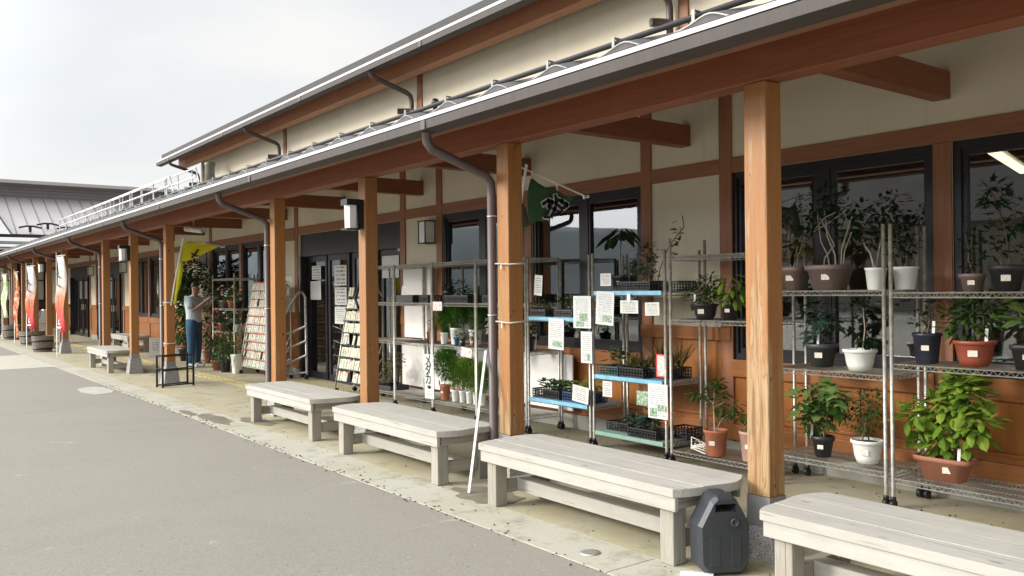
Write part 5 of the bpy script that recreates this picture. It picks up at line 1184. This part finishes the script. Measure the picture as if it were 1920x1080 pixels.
# ------------------------------------------------------------------ the person
def skin_obj(name, verts, edges, radii, mat, parent, sub=2, root=0):
    me = bpy.data.meshes.new(name); me.from_pydata(verts, edges, []); o = bpy.data.objects.new(name, me); C.objects.link(o); o.parent = parent
    s = o.modifiers.new('skin','SKIN'); s.use_smooth_shade = True
    me.update()
    sv = me.skin_vertices[0].data if me.skin_vertices else None
    if sv is None:
        bpy.context.view_layer.objects.active = o
    for i, r in enumerate(radii):
        sv[i].radius = (r, r) if not isinstance(r, tuple) else r
        sv[i].use_root = (i == root)
    ss = o.modifiers.new('sub','SUBSURF'); ss.levels = sub; ss.render_levels = sub
    me.materials.append(mat); return o
def person():
    t = thing('person', 'person in a pale short sleeved shirt and blue trousers reaching to the plants', 'person', (-17.72,5.28,0), math.atan2(.62,.78))
    # local x is the way the person faces, y to their left
    v = [(0,0,.94),(.0,0,1.12),(.01,0,1.30),(.01,0,1.41),(.03,0,1.50),(.05,0,1.58),(.055,0,1.66)]; r = [(.1,.13),(.09,.12),(.095,.13),(.075,.1),.052,.086,.078]
    e = [(i,i+1) for i in range(6)]
    def chain(at, pts, rs):
        p = at
        for q, w in zip(pts, rs): v.append(q); r.append(w); e.append((p, len(v)-1)); p = len(v)-1
        return p
    ends = []
    for s in (1,-1):
        w = chain(2, [(.01,s*.17,1.385),(.06,s*.205,1.24),(.13,s*.21,1.16),(.27,s*.15,1.27),(.37,s*.11,1.36)], [.055,.045,.04,.033,.026])
        h = chain(w, [(.42,s*.10,1.395)], [.03]); ends.append((h, s))
    for s in (1,-1):
        chain(0, [(0,s*.09,.84),(.01,s*.1,.50),(-.01,s*.1,.12)], [.09,.062,.042])
        chain(len(v)-1, [(.12,s*.11,.045)], [.035])
    # fingers and thumb
    for h, s in ends:
        for k, (dy, L) in enumerate(((-.026,.075),(-.009,.085),(.009,.08),(.026,.065))):
            chain(h, [(.445,s*.10+dy,1.41-.004*k),(.42+L*.75,s*.10+dy*1.1,1.425),(.42+L,s*.10+dy*1.1,1.41)], [.0095,.009,.008])
        chain(h, [(.425,s*.10-s*.035,1.40),(.455,s*.10-s*.05,1.425)], [.011,.009])
    skin_obj('body', v, e, r, MAT['skin'], t)
    # shirt
    sv = [(0,0,.86),(0,0,1.0),(0,0,1.14),(.01,0,1.30),(.01,0,1.41),(.02,0,1.47)]; sr = [(.145,.175),(.15,.18),(.14,.175),(.15,.2),(.13,.17),(.07,.075)]; se = [(0,1),(1,2),(2,3),(3,4),(4,5)]
    for s in (1,-1):
        b = len(sv); sv += [(.01,s*.175,1.39),(.045,s*.205,1.27),(.075,s*.21,1.19)]; sr += [.085,.08,.075]; se += [(3,b),(b,b+1),(b+1,b+2)]
    skin_obj('shirt', sv, se, sr, MAT['shirt'], t)
    tv = [(0,0,1.06),(0,0,.90)]; tr = [(.14,.17),(.145,.18)]; te = [(0,1)]
    for s in (1,-1):
        b = len(tv); tv += [(0,s*.095,.80),(.015,s*.105,.50),(-.005,s*.105,.20),(-.01,s*.105,.07)]; tr += [.115,.092,.078,.074]; te += [(1,b),(b,b+1),(b+1,b+2),(b+2,b+3)]
    skin_obj('trousers', tv, te, tr, MAT['trousers'], t)
    for s in (1,-1):
        skin_obj('shoe', [(-.05,s*.105,.05),(.06,s*.11,.045),(.17,s*.115,.035)], [(0,1),(1,2)], [(.048,.05),(.045,.05),(.032,.042)], MAT['shoe'], t)
    skin_obj('hair', [(-.005,0,1.58),(.015,0,1.66),(.05,0,1.70),(.095,0,1.685)], [(0,1),(1,2),(2,3)], [.06,.083,.075,.045], MAT['hair'], t)
    f = MB()
    for s in (1,-1):
        f.lathe([(.0,-.012),(.012,0),(0,.012)], (.137,s*.03,1.612), 8); 
    f.ob('eye', MAT['hair'], t)
    f = MB(); f.lathe([(0,-.02),(.016,-.01),(.008,.02),(0,.025)], (.142,0,1.575), 8); 
    for s in (1,-1): f.lathe([(0,-.03),(.018,-.01),(.018,.015),(0,.03)], (.05,s*.088,1.59), 8, sx=1, sy=.5)
    f.ob('nose_and_ears', MAT['skin'], t)
    MB().box(.128,.142,-.022,.022,1.532,1.54).ob('mouth', MAT['redbrown'], t)
person()
t = thing('white_card', 'small white card sticking out behind the person\'s back', 'card', (-18.25,5.45,1.12), -.3)
MB().box(-.1,.1,-.004,.004,-.13,.13).ob('sheet', MAT['paperw'], t); MB().tube([(0,.01,-1.12),(0,.01,.1)], .006, 6).ob('stick', MAT['stem'], t)

# ------------------------------------------------------------------ trees and added houses across the lot, mirrored in the glass
def tree(x, y, h, seed):
    r = random.Random(seed); t = thing('tree', 'broad green tree across the parking lot, mirrored in the window glass', 'tree', (x,y,0), 0, 'trees across the lot')
    MB().tube([(0,0,0),(.1,0,h*.4),(0,.1,h*.7)], [.2,.15,.07], 8).ob('trunk', MAT['stem'], t)
    f = MB()
    for k in range(7): foliage(f, r, (r.uniform(-.25,.25)*h, r.uniform(-.25,.25)*h, h*r.uniform(.45,.9)), (h*.2,h*.2,h*.16), 130, .5, .35, 'oval')
    f.ob('crown', MAT['treefar'], t)
for k, (x, y, h) in enumerate([(-49,-40,7),(-44,-35,6),(13,-34,7.5),(18,-40,8)]): tree(x, y, h, 200+k)
def house(x0, x1, y0, y1, wh, rh, lab):  # unseen houses, placed to keep bright sky out of the window reflections
    t = thing('added_house', lab, 'house', ((x0+x1)/2,(y0+y1)/2,0), 0, 'houses added across the lot'); w, d = (x1-x0)/2, (y1-y0)/2
    MB().box(-w,w,-d,d,0,wh).ob('wall', MAT['housewall'], t)
    MB().prismx([(-d-.7,wh-.1),(d+.7,wh-.1),(0,rh)], -w-.6, w+.6).ob('roof', MAT['houseroof'], t)
    for k in range(int(w*2/3)):
        f = MB().box(-w+1+k*3,-w+2.4+k*3,d,d+.06,1,2.4).ob('window', MAT['frame'], t); MB().box(-w+1.1+k*3,-w+2.3+k*3,d+.06,d+.07,1.1,2.3).ob('pane', MAT['lampglass'], f)
house(-41,-13,-48,-38,5.2,10,'unseen long grey house added across the lot to darken the left window panes')
house(-11,12,-49,-38,5.6,10.5,'unseen long grey house added across the lot to darken the nearest window panes')

# ------------------------------------------------------------------ camera, light, world
cam = bpy.data.cameras.new('camera'); co = bpy.data.objects.new('camera', cam); C.objects.link(co); SC.camera = co
th = math.atan(1208/1600); rho = .0105; pit = .0025
F0 = Vector((-math.cos(th), math.sin(th), 0)); R0 = Vector((math.sin(th), math.cos(th), 0)); Zu = Vector((0,0,1))
F = F0*math.cos(pit)+Zu*math.sin(pit); U0 = Zu*math.cos(pit)-F0*math.sin(pit)
R = R0*math.cos(rho)-U0*math.sin(rho); U = U0*math.cos(rho)+R0*math.sin(rho)
M4 = Matrix((( R.x, U.x, -F.x, 0), (R.y, U.y, -F.y, 0), (R.z, U.z, -F.z, 1.5), (0,0,0,1)))
co.matrix_world = M4
cam.sensor_width = 36; cam.lens = 30; cam.clip_start = .05; cam.clip_end = 3000
el = math.radians(24); sd = Vector((-.45,-.89,0)).normalized()*math.cos(el); sd.z = math.sin(el)
sun = bpy.data.lights.new('sun','SUN'); so = bpy.data.objects.new('sun', sun); C.objects.link(so)
sun.energy = 1.35; sun.angle = math.radians(14); sun.color = (1,.93,.82); so.rotation_euler = (-sd).to_track_quat('-Z','Y').to_euler()
w = bpy.data.worlds.new('World'); SC.world = w; w.use_nodes = True; nt = w.node_tree
bg = nt.nodes['Background']; sky = nt.nodes.new('ShaderNodeTexSky'); sky.sky_type = 'NISHITA'; sky.sun_disc = False
sky.sun_elevation = el; sky.sun_rotation = math.atan2(sd.x, sd.y); sky.air_density = 1.0; sky.dust_density = 2.0
cl = noise(nt, 1.6, 5, .55, (1,1,2.4), 'Generated', .5)
cl2 = noise(nt, 2.3, 4, .5, (1,1,2.0), 'Generated', .3)
cc = ramp(nt, cl2, [(.32,(7.3,7.75,8.2)),(.66,(9.2,9.1,8.85))])
fac = ramp(nt, cl, [(.30,(.86,.86,.86)),(.55,(1,1,1))])
tcw = nt.nodes.new('ShaderNodeTexCoord'); dt = nt.nodes.new('ShaderNodeVectorMath'); dt.operation = 'DOT_PRODUCT'
nt.links.new(tcw.outputs['Generated'], dt.inputs[0]); dt.inputs[1].default_value = sd
mr = N(nt, 'ShaderNodeMapRange'); nt.links.new(dt.outputs['Value'], mr.inputs[0]); mr.interpolation_type = 'SMOOTHSTEP'; mr.inputs[1].default_value = .33; mr.inputs[2].default_value = 1.0; mr.inputs[3].default_value = .43; mr.inputs[4].default_value = 2.2
cc = mixc(nt, 1.0, cc, mr.outputs[0], 'MULTIPLY')
nt.links.new(mixc(nt, fac, sky.outputs[0], cc), bg.inputs['Color']); bg.inputs['Strength'].default_value = .1
SC.view_settings.view_transform = 'Standard'; SC.view_settings.look = 'None'; SC.view_settings.exposure = 1.3; SC.view_settings.gamma = 1
SC.render.engine = 'CYCLES'
SC.cycles.max_bounces = 7; SC.cycles.transparent_max_bounces = 12
